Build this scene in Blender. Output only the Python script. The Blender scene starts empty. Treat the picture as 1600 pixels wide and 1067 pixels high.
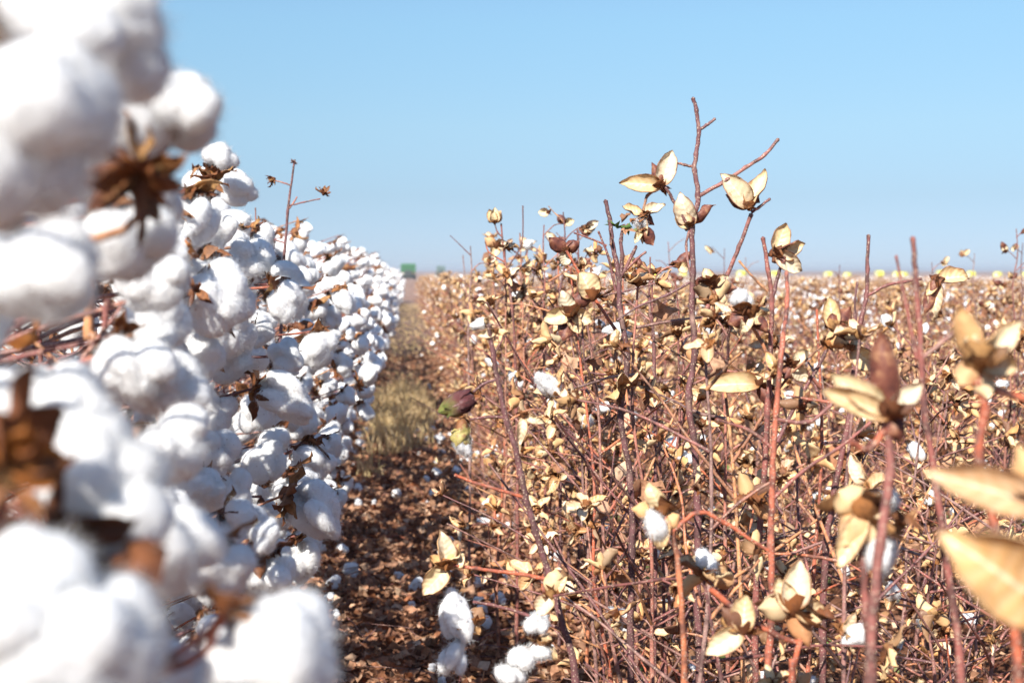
import bpy, bmesh, math, random
import numpy as np
from mathutils import Vector, Matrix, Quaternion, noise as mnoise

R = math.radians
rng = random.Random(11)
C = bpy.context.scene.collection
sc = bpy.context.scene

# ------------------------------------------------------------------ camera, light
FPX = 2200.0                                   # focal length in pixels of the 1600 px wide frame
YAW, PITCH, CAMZ = math.atan(162 / FPX), math.atan(111.5 / FPX), 0.85
cd = bpy.data.cameras.new('camera')
cam = bpy.data.objects.new('camera', cd)
C.objects.link(cam)
cam.location = (0, 0, CAMZ)
cam.rotation_euler = (R(90) - PITCH, 0, -YAW)
cd.sensor_width = 36
cd.lens = 36 * FPX / 1600
cd.clip_start = 0.02
cd.clip_end = 12000
cd.dof.use_dof = True
cd.dof.focus_distance = 2.0
cd.dof.aperture_fstop = 8.2
sc.camera = cam

SUN = Vector((-0.36, -0.72, 0.60)).normalized()      # towards the sun
elev = math.asin(SUN.z)
azim = math.atan2(SUN.x, SUN.y)                      # from +Y, clockwise
w = bpy.data.worlds.new('World')
sc.world = w
w.use_nodes = True
nt = w.node_tree
sky = nt.nodes.new('ShaderNodeTexSky')
sky.sky_type = 'NISHITA'
sky.sun_disc = False
sky.sun_elevation = elev
sky.sun_rotation = azim
sky.altitude = 2000
sky.air_density = 0.7
sky.dust_density = 0.3
sky.ozone_density = 3.0
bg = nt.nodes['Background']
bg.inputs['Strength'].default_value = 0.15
# the low sky is greyer and less bright than clear air makes it: tone it by height above the horizon, the same all round; lowered further, with exposure raised, so the unseen high sky adds fill light
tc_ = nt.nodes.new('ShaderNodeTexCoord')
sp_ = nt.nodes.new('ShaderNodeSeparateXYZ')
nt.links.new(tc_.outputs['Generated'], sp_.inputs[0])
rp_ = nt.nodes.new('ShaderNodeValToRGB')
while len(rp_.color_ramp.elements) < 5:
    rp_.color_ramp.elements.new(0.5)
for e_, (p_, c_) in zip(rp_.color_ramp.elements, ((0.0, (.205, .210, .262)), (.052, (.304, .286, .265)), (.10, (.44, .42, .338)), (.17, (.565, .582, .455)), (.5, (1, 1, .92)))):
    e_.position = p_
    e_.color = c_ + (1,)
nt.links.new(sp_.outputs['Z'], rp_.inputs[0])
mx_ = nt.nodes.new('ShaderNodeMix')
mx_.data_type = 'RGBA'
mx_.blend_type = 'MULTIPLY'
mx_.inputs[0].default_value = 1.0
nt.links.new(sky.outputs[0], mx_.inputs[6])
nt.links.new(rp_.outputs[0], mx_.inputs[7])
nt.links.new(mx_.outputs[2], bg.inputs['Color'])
sd = bpy.data.lights.new('sun', 'SUN')
sd.energy = 4.4
sd.angle = R(0.5)
sd.color = (1.0, 0.95, 0.87)
sun = bpy.data.objects.new('sun', sd)
C.objects.link(sun)
sun.rotation_euler = SUN.to_track_quat('Z', 'Y').to_euler()
sc.view_settings.view_transform = 'Standard'
sc.view_settings.look = 'None'
sc.view_settings.gamma = 1
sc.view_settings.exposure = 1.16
sc.view_settings.use_curve_mapping = False
sc.cycles.use_denoising = True
sc.cycles.max_bounces = 9
sc.cycles.diffuse_bounces = 6
sc.cycles.glossy_bounces = 2
sc.cycles.transmission_bounces = 3
sc.cycles.caustics_reflective = False
sc.cycles.caustics_refractive = False

CAMR = cam.rotation_euler.to_matrix()


def P(px, py, d):
    """point of the place seen at px,py of the 1600x1067 photograph, d metres ahead along the row"""
    v = CAMR @ Vector(((px - 800) / FPX, (533.5 - py) / FPX, -1))
    return Vector((0, 0, CAMZ)) + v * (d / v.y)


# ------------------------------------------------------------------ materials
def mat(name):
    m = bpy.data.materials.new(name)
    m.use_nodes = True
    n = m.node_tree
    for x in list(n.nodes):
        n.nodes.remove(x)
    return m, n


class N:
    def __init__(s, n):
        s.n = n

    def new(s, t, **k):
        x = s.n.nodes.new(t)
        for a, b in k.items():
            setattr(x, a, b)
        return x

    def lk(s, a, b):
        s.n.links.new(a, b)

    def ins(s, x, i, v):
        if hasattr(v, 'links'):
            s.n.links.new(v, x.inputs[i])
        else:
            x.inputs[i].default_value = v

    def math(s, op, a, b=0.5, c=None, clamp=False):
        x = s.new('ShaderNodeMath', operation=op, use_clamp=clamp)
        s.ins(x, 0, a)
        s.ins(x, 1, b)
        if c is not None:
            s.ins(x, 2, c)
        return x.outputs[0]

    def attr(s, nm):
        return s.new('ShaderNodeAttribute', attribute_name=nm).outputs['Fac']

    def coord(s):
        return s.new('ShaderNodeTexCoord').outputs['Object']

    def noise(s, scale, detail=3, rough=0.5, vec=None, dist=0.0):
        x = s.new('ShaderNodeTexNoise')
        x.inputs['Scale'].default_value = scale
        x.inputs['Detail'].default_value = detail
        x.inputs['Roughness'].default_value = rough
        x.inputs['Distortion'].default_value = dist
        s.lk(vec if vec is not None else s.coord(), x.inputs['Vector'])
        return x.outputs['Fac']

    def ramp(s, fac, stops, interp='LINEAR'):
        x = s.new('ShaderNodeValToRGB')
        cr = x.color_ramp
        cr.interpolation = interp
        while len(cr.elements) < len(stops):
            cr.elements.new(0.5)
        for e, (p, c) in zip(cr.elements, stops):
            e.position = p
            e.color = (c[0], c[1], c[2], 1) if hasattr(c, '__len__') else (c, c, c, 1)
        s.ins(x, 0, fac)
        return x.outputs[0]

    def mix(s, f, a, b, blend='MIX'):
        x = s.new('ShaderNodeMix', data_type='RGBA', blend_type=blend)
        s.ins(x, 0, f)
        for i, v in ((6, a), (7, b)):
            if isinstance(v, tuple) and len(v) == 3:
                v = v + (1,)
            s.ins(x, i, v)
        return x.outputs[2]

    def bump(s, h, strength=0.4, dist=0.001):
        x = s.new('ShaderNodeBump')
        x.inputs['Strength'].default_value = strength
        x.inputs['Distance'].default_value = dist
        s.lk(h, x.inputs['Height'])
        return x.outputs[0]

    def out(s, col, rough=0.8, bump=None, spec=0.3, trans=0.0, sheen=0.0, sss=0.0):
        b = s.new('ShaderNodeBsdfPrincipled')
        s.ins(b, 'Base Color', col if not isinstance(col, tuple) else col + (1,))
        s.ins(b, 'Roughness', rough)
        s.ins(b, 'Specular IOR Level', spec)
        if sheen:
            b.inputs['Sheen Weight'].default_value = sheen
            b.inputs['Sheen Roughness'].default_value = 0.6
        if sss:
            b.inputs['Subsurface Weight'].default_value = sss
            b.inputs['Subsurface Radius'].default_value = (1, 1, 1)
            b.inputs['Subsurface Scale'].default_value = 0.009
        if bump is not None:
            s.lk(bump, b.inputs['Normal'])
        o = s.new('ShaderNodeOutputMaterial')
        if trans:
            t = s.new('ShaderNodeBsdfTranslucent')
            s.ins(t, 'Color', col if not isinstance(col, tuple) else col + (1,))
            if bump is not None:
                s.lk(bump, t.inputs['Normal'])
            m = s.new('ShaderNodeMixShader')
            m.inputs[0].default_value = trans
            s.lk(b.outputs[0], m.inputs[1])
            s.lk(t.outputs[0], m.inputs[2])
            s.lk(m.outputs[0], o.inputs[0])
        else:
            s.lk(b.outputs[0], o.inputs[0])


def rnd_value(k):
    oi = k.new('ShaderNodeObjectInfo').outputs['Random']
    a = k.attr('rnd')          # values of 2 and more stand for themselves, others vary from object to object
    return k.math('FRACT', k.math('ADD', a, k.math('MULTIPLY', oi, k.math('LESS_THAN', a, 1.5))), 0.0)


def plain(name, col, rough=0.6, spec=0.3, var=0.15, scale=4.0):
    m, n = mat(name)
    k = N(n)
    f = k.noise(scale, 4)
    c = k.mix(f, tuple(x * (1 - var) for x in col), tuple(min(1, x * (1 + var)) for x in col))
    k.out(c, rough, spec=spec)
    return m


# cotton lint
m, n = mat('cotton_lint'); k = N(n)
f1 = k.noise(160, 5, 0.65)
f2 = k.noise(900, 3, 0.7)
f3 = k.noise(38, 2)
h = k.math('ADD', k.math('MULTIPLY', f1, 1.0), k.math('MULTIPLY', f2, 0.35))
col = k.ramp(k.math('ADD', k.math('MULTIPLY', f3, 0.6), k.math('MULTIPLY', k.attr('rnd'), 0.4)),
             [(0.0, (0.86, 0.85, 0.83)), (0.5, (0.90, 0.897, 0.89)), (1.0, (0.92, 0.92, 0.92))])
vs = k.new('ShaderNodeTexVoronoi'); vs.inputs['Scale'].default_value = 75
k.lk(k.coord(), vs.inputs['Vector'])
col = k.mix(k.ramp(vs.outputs['Distance'], [(0.045, 0.75), (0.075, 0.0)]), col, (0.30, 0.17, 0.09))
col = k.mix(k.ramp(k.noise(24, 3, 0.6), [(0.58, 0.0), (0.75, 0.35)]), col, (0.80, 0.72, 0.60))
k.out(col, 1.0, k.bump(h, 1.0, 0.0026), spec=0.05, sheen=0.25, trans=0.12, sss=0.7)
M_LINT = m

# carpel, inner side: cream, faintly ribbed
def inner_mat(name, stops, fleck):
    m, n = mat(name); k = N(n)
    uu, vv = k.attr('uu'), k.attr('vv')
    av = k.math('ABSOLUTE', vv)
    rib = k.math('SINE', k.math('ADD', k.math('ADD', k.math('MULTIPLY', uu, 40.0), k.math('MULTIPLY', k.noise(60, 2), 6.0)), k.math('MULTIPLY', av, -7.0)))
    rib = k.math('MULTIPLY_ADD', rib, 0.5, 0.5)
    base = k.ramp(rnd_value(k), stops)
    nz = k.noise(120, 4, 0.6)
    base = k.mix(k.math('MULTIPLY', rib, 0.14), base, (0.86, 0.76, 0.56))
    base = k.mix(k.ramp(k.noise(30, 4, 0.65), [(0.50, 0.0), (0.70, 0.75)]), base, (0.56, 0.27, 0.09))
    base = k.mix(k.ramp(av, [(0.02, 0.6), (0.07, 0.0)]), base, (0.88, 0.80, 0.58))
    base = k.mix(k.ramp(nz, [(0.56, 0.0), (0.75, fleck)]), base, (0.44, 0.22, 0.07))
    edge = k.ramp(k.math('MAXIMUM', av, k.math('MULTIPLY_ADD', uu, 3.2, -2.25)), [(0.76, 0.0), (0.94, 1.0)])
    base = k.mix(edge, base, (0.22, 0.085, 0.035))
    base = k.mix(k.ramp(uu, [(0.04, 0.85), (0.24, 0.0)]), base, (0.34, 0.14, 0.045))
    k.out(base, 0.42, k.bump(k.math('ADD', k.math('MULTIPLY', rib, 0.4), k.math('MULTIPLY', nz, 0.9)), 0.8, 0.0010), spec=0.5, trans=0.2)
    return m


M_IN = inner_mat('husk_inner', [(0.0, (0.74, 0.51, 0.27)), (0.2, (0.64, 0.37, 0.15)), (0.42, (0.78, 0.65, 0.47)),
                                (0.62, (0.54, 0.28, 0.11)), (0.78, (0.78, 0.59, 0.35)), (0.92, (0.46, 0.18, 0.055)),
                                (1.0, (0.72, 0.57, 0.42))], 0.7)
M_INH = inner_mat('pale_husk_inner', [(0.0, (0.72, 0.51, 0.25)), (0.35, (0.72, 0.61, 0.44)), (0.6, (0.74, 0.59, 0.34)), (1.0, (0.60, 0.37, 0.17))], 0.7)

m, n = mat('husk_outer'); k = N(n)
base = k.ramp(rnd_value(k), [(0.0, (0.42, 0.17, 0.07)), (0.2, (0.72, 0.50, 0.26)), (0.45, (0.60, 0.30, 0.11)),
                             (0.65, (0.74, 0.56, 0.32)), (0.82, (0.13, 0.05, 0.035)), (1.0, (0.58, 0.36, 0.16))])
nz = k.noise(90, 5, 0.65)
base = k.mix(k.ramp(nz, [(0.52, 0.0), (0.76, 0.75)]), base, (0.12, 0.05, 0.03))
nz2 = k.noise(420, 3)
base = k.mix(k.ramp(nz2, [(0.60, 0.0), (0.70, 0.5)]), base, (0.45, 0.34, 0.22))
k.out(base, 0.62, k.bump(nz, 0.7, 0.0014), spec=0.35, trans=0.10)
M_OUT = m
m, n = mat('maroon_husk_outer'); k = N(n)
nz = k.noise(90, 5, 0.65)
base = k.ramp(nz, [(0.32, (0.06, 0.020, 0.018)), (0.5, (0.17, 0.055, 0.035)), (0.6, (0.34, 0.17, 0.09)), (0.75, (0.50, 0.33, 0.19))])
k.out(base, 0.55, k.bump(nz, 0.7, 0.0014), spec=0.4, trans=0.08)
M_OUTH = m

# burr carpels that carry the lint of the unpicked row: rust brown
m, n = mat('burr_brown'); k = N(n)
base = k.ramp(rnd_value(k), [(0.0, (0.24, 0.085, 0.028)), (0.3, (0.13, 0.045, 0.020)), (0.55, (0.40, 0.17, 0.055)),
                             (0.8, (0.19, 0.065, 0.026)), (1.0, (0.50, 0.28, 0.11))])
nz = k.noise(110, 5, 0.65)
base = k.mix(k.ramp(nz, [(0.42, 0.0), (0.68, 0.85)]), base, (0.055, 0.022, 0.014))
k.out(base, 0.6, k.bump(nz, 0.8, 0.0014), spec=0.35, trans=0.15)
M_BURR = m

# bark
m, n = mat('bark'); k = N(n)
base = k.ramp(rnd_value(k), [(0.0, (0.13, 0.058, 0.062)), (0.3, (0.27, 0.090, 0.072)), (0.5, (0.29, 0.175, 0.15)),
                             (0.7, (0.46, 0.115, 0.055)), (0.88, (0.58, 0.29, 0.13)), (1.0, (0.36, 0.15, 0.11))])
nz = k.noise(60, 5, 0.65)
base = k.mix(k.ramp(nz, [(0.44, 0.0), (0.60, 0.8)]), base, (0.07, 0.038, 0.034))
base = k.mix(k.ramp(k.noise(23, 4, 0.7), [(0.56, 0.0), (0.70, 0.5)]), base, (0.42, 0.28, 0.21))
vo = k.new('ShaderNodeTexVoronoi'); vo.inputs['Scale'].default_value = 330
k.lk(k.coord(), vo.inputs['Vector'])
base = k.mix(k.ramp(vo.outputs['Distance'], [(0.16, 0.8), (0.30, 0.0)]), base, (0.50, 0.38, 0.28))
k.out(base, 0.6, k.bump(k.math('SUBTRACT', nz, k.math('MULTIPLY', vo.outputs['Distance'], 0.5)), 0.7, 0.0009), spec=0.35)
M_BARK = m

# dead leaf
m, n = mat('dry_leaf'); k = N(n)
base = k.ramp(rnd_value(k), [(0.0, (0.31, 0.135, 0.075)), (0.25, (0.50, 0.27, 0.155)), (0.45, (0.19, 0.083, 0.05)),
                             (0.62, (0.56, 0.34, 0.21)), (0.8, (0.34, 0.12, 0.05)), (1.0, (0.68, 0.48, 0.33))])
nz = k.noise(85, 4, 0.6)
base = k.mix(k.ramp(nz, [(0.45, 0.0), (0.7, 0.6)]), base, (0.07, 0.032, 0.02))
k.out(base, 0.7, k.bump(nz, 0.6, 0.0015), spec=0.25, trans=0.15)
M_LEAF = m

m, n = mat('orange_leaf'); k = N(n)
nz = k.noise(70, 4, 0.6)
base = k.ramp(nz, [(0.3, (0.50, 0.20, 0.045)), (0.55, (0.38, 0.13, 0.03)), (0.75, (0.14, 0.05, 0.02))])
k.out(base, 0.6, k.bump(nz, 0.8, 0.002), spec=0.3, trans=0.25)
M_OLEAF = m

m, n = mat('green_leaf'); k = N(n)
nz = k.noise(60, 4, 0.6)
base = k.ramp(k.math('ADD', k.math('MULTIPLY', nz, 0.5), k.math('MULTIPLY', rnd_value(k), 0.5)),
              [(0.2, (0.07, 0.14, 0.035)), (0.5, (0.13, 0.20, 0.05)), (0.8, (0.22, 0.22, 0.09))])
k.out(base, 0.6, k.bump(nz, 0.5, 0.001), spec=0.3, trans=0.25)
M_GREEN = m

m, n = mat('straw_grass'); k = N(n)
base = k.ramp(rnd_value(k), [(0.0, (0.76, 0.54, 0.28)), (0.35, (0.66, 0.47, 0.22)), (0.6, (0.78, 0.59, 0.36)), (0.8, (0.56, 0.43, 0.20)), (1.0, (0.60, 0.46, 0.28))])
k.out(base, 0.7, spec=0.25, trans=0.4)
M_GRASS = m

m, n = mat('green_boll_skin'); k = N(n)
uu, vv = k.attr('uu'), k.attr('vv')
vein = k.math('MULTIPLY_ADD', k.math('SINE', k.math('ADD', k.math('MULTIPLY', vv, 42.0), k.math('MULTIPLY', k.noise(60, 3), 5.0))), 0.5, 0.5)
nz = k.noise(95, 4, 0.6)
base = k.ramp(k.math('ADD', uu, k.math('MULTIPLY_ADD', nz, 0.6, -0.3)), [(0.0, (0.065, 0.016, 0.022)), (0.5, (0.10, 0.028, 0.028)), (0.74, (0.13, 0.12, 0.032)), (1.0, (0.17, 0.23, 0.05))])
base = k.mix(k.math('MULTIPLY', vein, 0.30), base, (0.24, 0.09, 0.07))
k.out(base, 0.5, k.bump(k.math('ADD', vein, nz), 0.7, 0.001), spec=0.4, trans=0.08)
M_GBOLL = m

m, n = mat('yellow_green_husk'); k = N(n)
nz = k.noise(150, 4, 0.65)
base = k.ramp(nz, [(0.3, (0.42, 0.34, 0.10)), (0.5, (0.30, 0.25, 0.085)), (0.62, (0.22, 0.12, 0.045)), (0.8, (0.12, 0.07, 0.04))])
k.out(base, 0.55, k.bump(nz, 0.6, 0.001), spec=0.4)
M_YHUSK = m

# soil
m, n = mat('soil'); k = N(n)
co = k.coord()
big = k.noise(0.35, 4, 0.6, co)
fine = k.noise(28, 6, 0.7, co)
mid = k.noise(6, 4, 0.6, co)
near = k.ramp(fine, [(0.3, (0.075, 0.030, 0.017)), (0.5, (0.155, 0.066, 0.036)), (0.7, (0.24, 0.115, 0.066))])
near = k.mix(k.math('MULTIPLY', mid, 0.5), near, (0.115, 0.050, 0.028))
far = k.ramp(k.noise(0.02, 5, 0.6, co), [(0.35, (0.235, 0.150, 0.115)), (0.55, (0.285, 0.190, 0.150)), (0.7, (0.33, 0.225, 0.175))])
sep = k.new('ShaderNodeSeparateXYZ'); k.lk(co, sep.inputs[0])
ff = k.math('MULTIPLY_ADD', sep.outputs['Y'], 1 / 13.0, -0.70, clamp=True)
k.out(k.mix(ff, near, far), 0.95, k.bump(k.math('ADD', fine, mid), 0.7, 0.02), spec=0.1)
M_SOIL = m

# far canopy of unpicked cotton
m, n = mat('far_cotton'); k = N(n)
co = k.coord()
f = k.noise(3.2, 5, 0.7, co)
c = k.ramp(f, [(0.36, (0.25, 0.17, 0.12)), (0.48, (0.55, 0.50, 0.46)), (0.60, (0.76, 0.74, 0.73))])
k.out(c, 0.95, k.bump(f, 0.8, 0.2), spec=0.05)
M_FARC = m

M_GPAINT = plain('green_paint', (0.03, 0.12, 0.04), 0.35, 0.5)
M_DARK = plain('dark_metal', (0.035, 0.04, 0.035), 0.5)
M_TYRE = plain('rubber', (0.022, 0.022, 0.022), 0.85, 0.2)
M_YRIM = plain('yellow_rim', (0.62, 0.45, 0.03), 0.4)
M_GLASS = plain('cab_glass', (0.05, 0.07, 0.08), 0.08, 0.6)
M_GREY = plain('grey_green_paint', (0.10, 0.15, 0.135), 0.5)
M_WRAP = plain('yellow_wrap', (0.74, 0.70, 0.05), 0.4, 0.4, 0.08)
M_BALE = plain('pressed_cotton', (0.66, 0.62, 0.52), 0.95)


# ------------------------------------------------------------------ mesh builder
class MB:
    def __init__(s):
        s.V, s.F, s.M, s.Rn, s.U, s.W, s.n = [], [], [], [], [], [], 0

    def add(s, v, faces, mi=0, rnd=0.0, u=None, vv=None, mt=None):
        v = np.asarray(v, dtype=np.float64).reshape(-1, 3)
        k = len(v)
        if mt is not None:
            a = np.array(mt)
            v = v @ a[:3, :3].T + a[:3, 3]
        s.V.append(v)
        faces = np.asarray(faces, dtype=np.int64)
        s.F.append(faces + s.n)
        s.M.append(np.broadcast_to(np.asarray(mi), (len(faces),)).copy())
        s.Rn.append(np.broadcast_to(np.asarray(rnd, dtype=float), (k,)).copy())
        s.U.append(np.zeros(k) if u is None else np.broadcast_to(np.asarray(u, dtype=float), (k,)).copy())
        s.W.append(np.zeros(k) if vv is None else np.broadcast_to(np.asarray(vv, dtype=float), (k,)).copy())
        s.n += k

    def add_mb(s, o, mt=None, rnd=None, remap=None):
        a = None if mt is None else np.array(mt)
        off = 0
        for v, f, mi, r, u, ww in zip(o.V, o.F, o.M, o.Rn, o.U, o.W):
            v2 = v if a is None else v @ a[:3, :3].T + a[:3, 3]
            s.V.append(v2)
            s.F.append(f + s.n)
            s.M.append(mi if remap is None else np.array(remap)[mi])
            s.Rn.append(r if rnd is None else np.where(r > 1.5, r, (r + rnd) % 1.0))
            s.U.append(u)
            s.W.append(ww)
        s.n += o.n

    def mesh(s, name, mats, smooth=True):
        me = bpy.data.meshes.new(name)
        V = np.concatenate(s.V) if s.V else np.zeros((0, 3))
        me.vertices.add(len(V))
        me.vertices.foreach_set('co', V.astype(np.float32).ravel())
        idx = np.concatenate([f.ravel() for f in s.F])
        tot = np.concatenate([np.full(len(f), f.shape[1]) for f in s.F])
        start = np.concatenate([[0], np.cumsum(tot)[:-1]])
        me.loops.add(len(idx))
        me.loops.foreach_set('vertex_index', idx.astype(np.int32))
        me.polygons.add(len(tot))
        me.polygons.foreach_set('loop_start', start.astype(np.int32))
        me.polygons.foreach_set('loop_total', tot.astype(np.int32))
        me.polygons.foreach_set('material_index', np.concatenate(s.M).astype(np.int32))
        me.polygons.foreach_set('use_smooth', np.full(len(tot), smooth))
        for nm, L in (('rnd', s.Rn), ('uu', s.U), ('vv', s.W)):
            a = me.attributes.new(nm, 'FLOAT', 'POINT')
            a.data.foreach_set('value', np.concatenate(L).astype(np.float32))
        for x in mats:
            me.materials.append(x)
        me.update(calc_edges=True)
        me.validate()
        return me


def link(name, data, parent=None, mtx=None):
    o = bpy.data.objects.new(name, data)
    C.objects.link(o)
    if parent is not None:
        o.parent = parent
    if mtx is not None:
        o.matrix_basis = mtx
    return o


def tag(o, label=None, cat=None, group=None, kind=None):
    if label: o['label'] = label
    if cat: o['category'] = cat
    if group: o['group'] = group
    if kind: o['kind'] = kind
    return o


def empty(name, loc, rz=0.0):
    o = bpy.data.objects.new(name, None)
    o.empty_display_size = 0.1
    C.objects.link(o)
    o.location = loc
    o.rotation_euler = (0, 0, rz)
    return o


def copy_tree(o, parent=None):
    c = o.copy()
    C.objects.link(c)
    c.parent = parent
    for ch in KIDS.get(o.name, ()):
        copy_tree(ch, c)
    return c


KIDS = {}


def reg(o):                         # remember the children of a prototype once
    stack = [o]
    while stack:
        x = stack.pop()
        KIDS[x.name] = list(x.children)
        stack += KIDS[x.name]


# ------------------------------------------------------------------ shapes
def tube(mb, pts, rad, sides=6, mi=0, rnd=0.0, cap=True):
    pts = [Vector(p) for p in pts]
    n = len(pts)
    rad = [rad] * n if not hasattr(rad, '__len__') else rad
    t0 = (pts[1] - pts[0]).normalized()
    ref = Vector((0, 0, 1)) if abs(t0.z) < 0.8 else Vector((1, 0, 0))
    a = t0.cross(ref).normalized()
    V = []
    for i in range(n):
        t = (pts[min(i + 1, n - 1)] - pts[max(i - 1, 0)])
        t = t.normalized() if t.length > 1e-9 else t0
        a = (a - t * a.dot(t))
        a = a.normalized() if a.length > 1e-6 else t.orthogonal().normalized()
        b = t.cross(a)
        for j in range(sides):
            an = 2 * math.pi * j / sides
            V.append(pts[i] + (a * math.cos(an) + b * math.sin(an)) * rad[i])
    F = []
    for i in range(n - 1):
        for j in range(sides):
            F.append((i * sides + j, i * sides + (j + 1) % sides, (i + 1) * sides + (j + 1) % sides, (i + 1) * sides + j))
    mb.add([tuple(v) for v in V], F, mi, rnd)
    if cap:
        tip = pts[-1] + (pts[-1] - pts[-2]).normalized() * rad[-1] * 0.8
        ring = [tuple(v) for v in V[-sides:]] + [tuple(tip)]
        mb.add(ring, [(j, (j + 1) % sides, sides) for j in range(sides)], mi, rnd)


def smooth_path(pts, sub=4):
    """Catmull-Rom through the points"""
    pts = [Vector(p) for p in pts]
    if len(pts) < 3:
        return [pts[0].lerp(pts[-1], i / sub) for i in range(sub + 1)]
    out = []
    ext = [pts[0] * 2 - pts[1]] + pts + [pts[-1] * 2 - pts[-2]]
    for i in range(1, len(ext) - 2):
        a, b, c, d = ext[i - 1:i + 3]
        for s in range(sub):
            t = s / sub
            out.append(0.5 * ((2 * b) + (c - a) * t + (2 * a - 5 * b + 4 * c - d) * t * t + (3 * b - a - 3 * c + d) * t ** 3))
    out.append(pts[-1])
    return out


def twig(mb, pts, r0, r1, sides=6, rnd=0.0, sub=4, r=None, knobs=True):
    """tapered, slightly knobbly shoot"""
    r = r or rng
    p = smooth_path(pts, sub)
    n = len(p)
    rad = []
    for i in range(n):
        q = r0 + (r1 - r0) * (i / (n - 1)) ** 0.8
        if knobs:
            q *= r.uniform(0.95, 1.05) * (1.22 if (i % sub == 0 and 0 < i) else 1.0)
        rad.append(q)
    if knobs:
        for i in range(1, n - 1):
            p[i] = p[i] + Vector((r.uniform(-1, 1), r.uniform(-1, 1), r.uniform(-1, 1))) * rad[i] * 0.2
    tube(mb, p, rad, sides, 0, rnd)


def carpel(mb, seed, L=0.040, W=0.020, cup=0.9, bend=0.5, nu=11, nv=7, twist=0.0, thick=0.0007, inner=0, outer=1, rnd=0.0, mt=None):
    """boat-shaped husk valve: base at origin, length +Z, hollow side towards -X"""
    r = random.Random(seed)
    ph = [r.uniform(0, 6.28) for _ in range(4)]
    us = np.linspace(0, 1, nu)
    vs = np.linspace(-1, 1, nv)
    ang = bend * (us ** 1.5)
    dz = np.cos(ang) * L / (nu - 1)
    dx = np.sin(ang) * L / (nu - 1)
    sz = np.concatenate([[0], np.cumsum(dz)[:-1]])
    sx = np.concatenate([[0], np.cumsum(dx)[:-1]])
    prof = np.sin(np.pi * np.clip(us, 0, 1) ** 0.78) ** 0.75
    prof = np.where(us > 0.80, prof * (1 - 0.75 * ((us - 0.80) / 0.20) ** 0.7), prof)
    sx = sx + 0.10 * L * np.clip((us - 0.82) / 0.18, 0, 1) ** 2 * r.choice((-1, 1))
    hw = W * 0.5 * (0.12 + 0.88 * prof)
    hw[-1] = W * 0.012
    U, Vv = np.meshgrid(us, vs, indexing='ij')
    HW = hw[:, None]
    ca_ = min(1.45, 0.25 + cup * 0.8)
    y = HW * np.sin(ca_ * Vv) / math.sin(ca_)
    depth = HW * (1 - np.cos(ca_ * Vv)) / math.sin(ca_)
    ja = .10 if nu <= 11 else .035
    jr = np.array([[1 + r.uniform(-ja, ja * .6), 1 + r.uniform(-ja, ja * .6)] for _ in range(nu)])
    jag = np.where(Vv > 0, jr[:, 1:2], jr[:, 0:1])
    y = y * (1 + (jag - 1) * np.abs(Vv) ** 3)
    depth = depth + 0.0018 * np.sin(9 * U + ph[0]) * np.abs(Vv) + 0.0014 * np.sin(15 * U + ph[1]) * Vv * np.abs(Vv)
    keel = -0.05 * HW * np.exp(-(Vv / 0.18) ** 2)
    off = -(depth + keel)                       # towards -X = hollow side
    ca, sa = np.cos(ang)[:, None], np.sin(ang)[:, None]
    tw = twist * U
    oy = y * np.cos(tw) - off * np.sin(tw)
    oo = y * np.sin(tw) + off * np.cos(tw)
    X = sx[:, None] + oo * ca
    Z = sz[:, None] - oo * sa
    X = X + 0.0015 * np.sin(5 * U + ph[2])
    inn = np.stack([X, oy, Z], -1).reshape(-1, 3)
    th = thick * (0.35 + np.sin(np.pi * np.clip(U, 0.03, 0.97)))
    out_ = np.stack([X + th * ca + 0 * oy, oy * 1.03, Z - th * sa + 0 * oy], -1).reshape(-1, 3)
    n = nu * nv
    F1, F2 = [], []
    for i in range(nu - 1):
        for j in range(nv - 1):
            a, b, c, d = i * nv + j, i * nv + j + 1, (i + 1) * nv + j + 1, (i + 1) * nv + j
            F1.append((a, b, c, d))
            F2.append((n + d, n + c, n + b, n + a))
    rim = []
    for i in range(nu - 1):
        a, d = i * nv, (i + 1) * nv
        rim.append((n + a, a, d, n + d))
        b, c = i * nv + nv - 1, (i + 1) * nv + nv - 1
        rim.append((b, n + b, n + c, c))
    mi = [inner] * len(F1) + [outer] * (len(F2) + len(rim))
    mb.add(np.concatenate([inn, out_]), F1 + F2 + rim, mi, rnd, np.concatenate([U.ravel()] * 2), np.concatenate([Vv.ravel()] * 2), mt)


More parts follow.
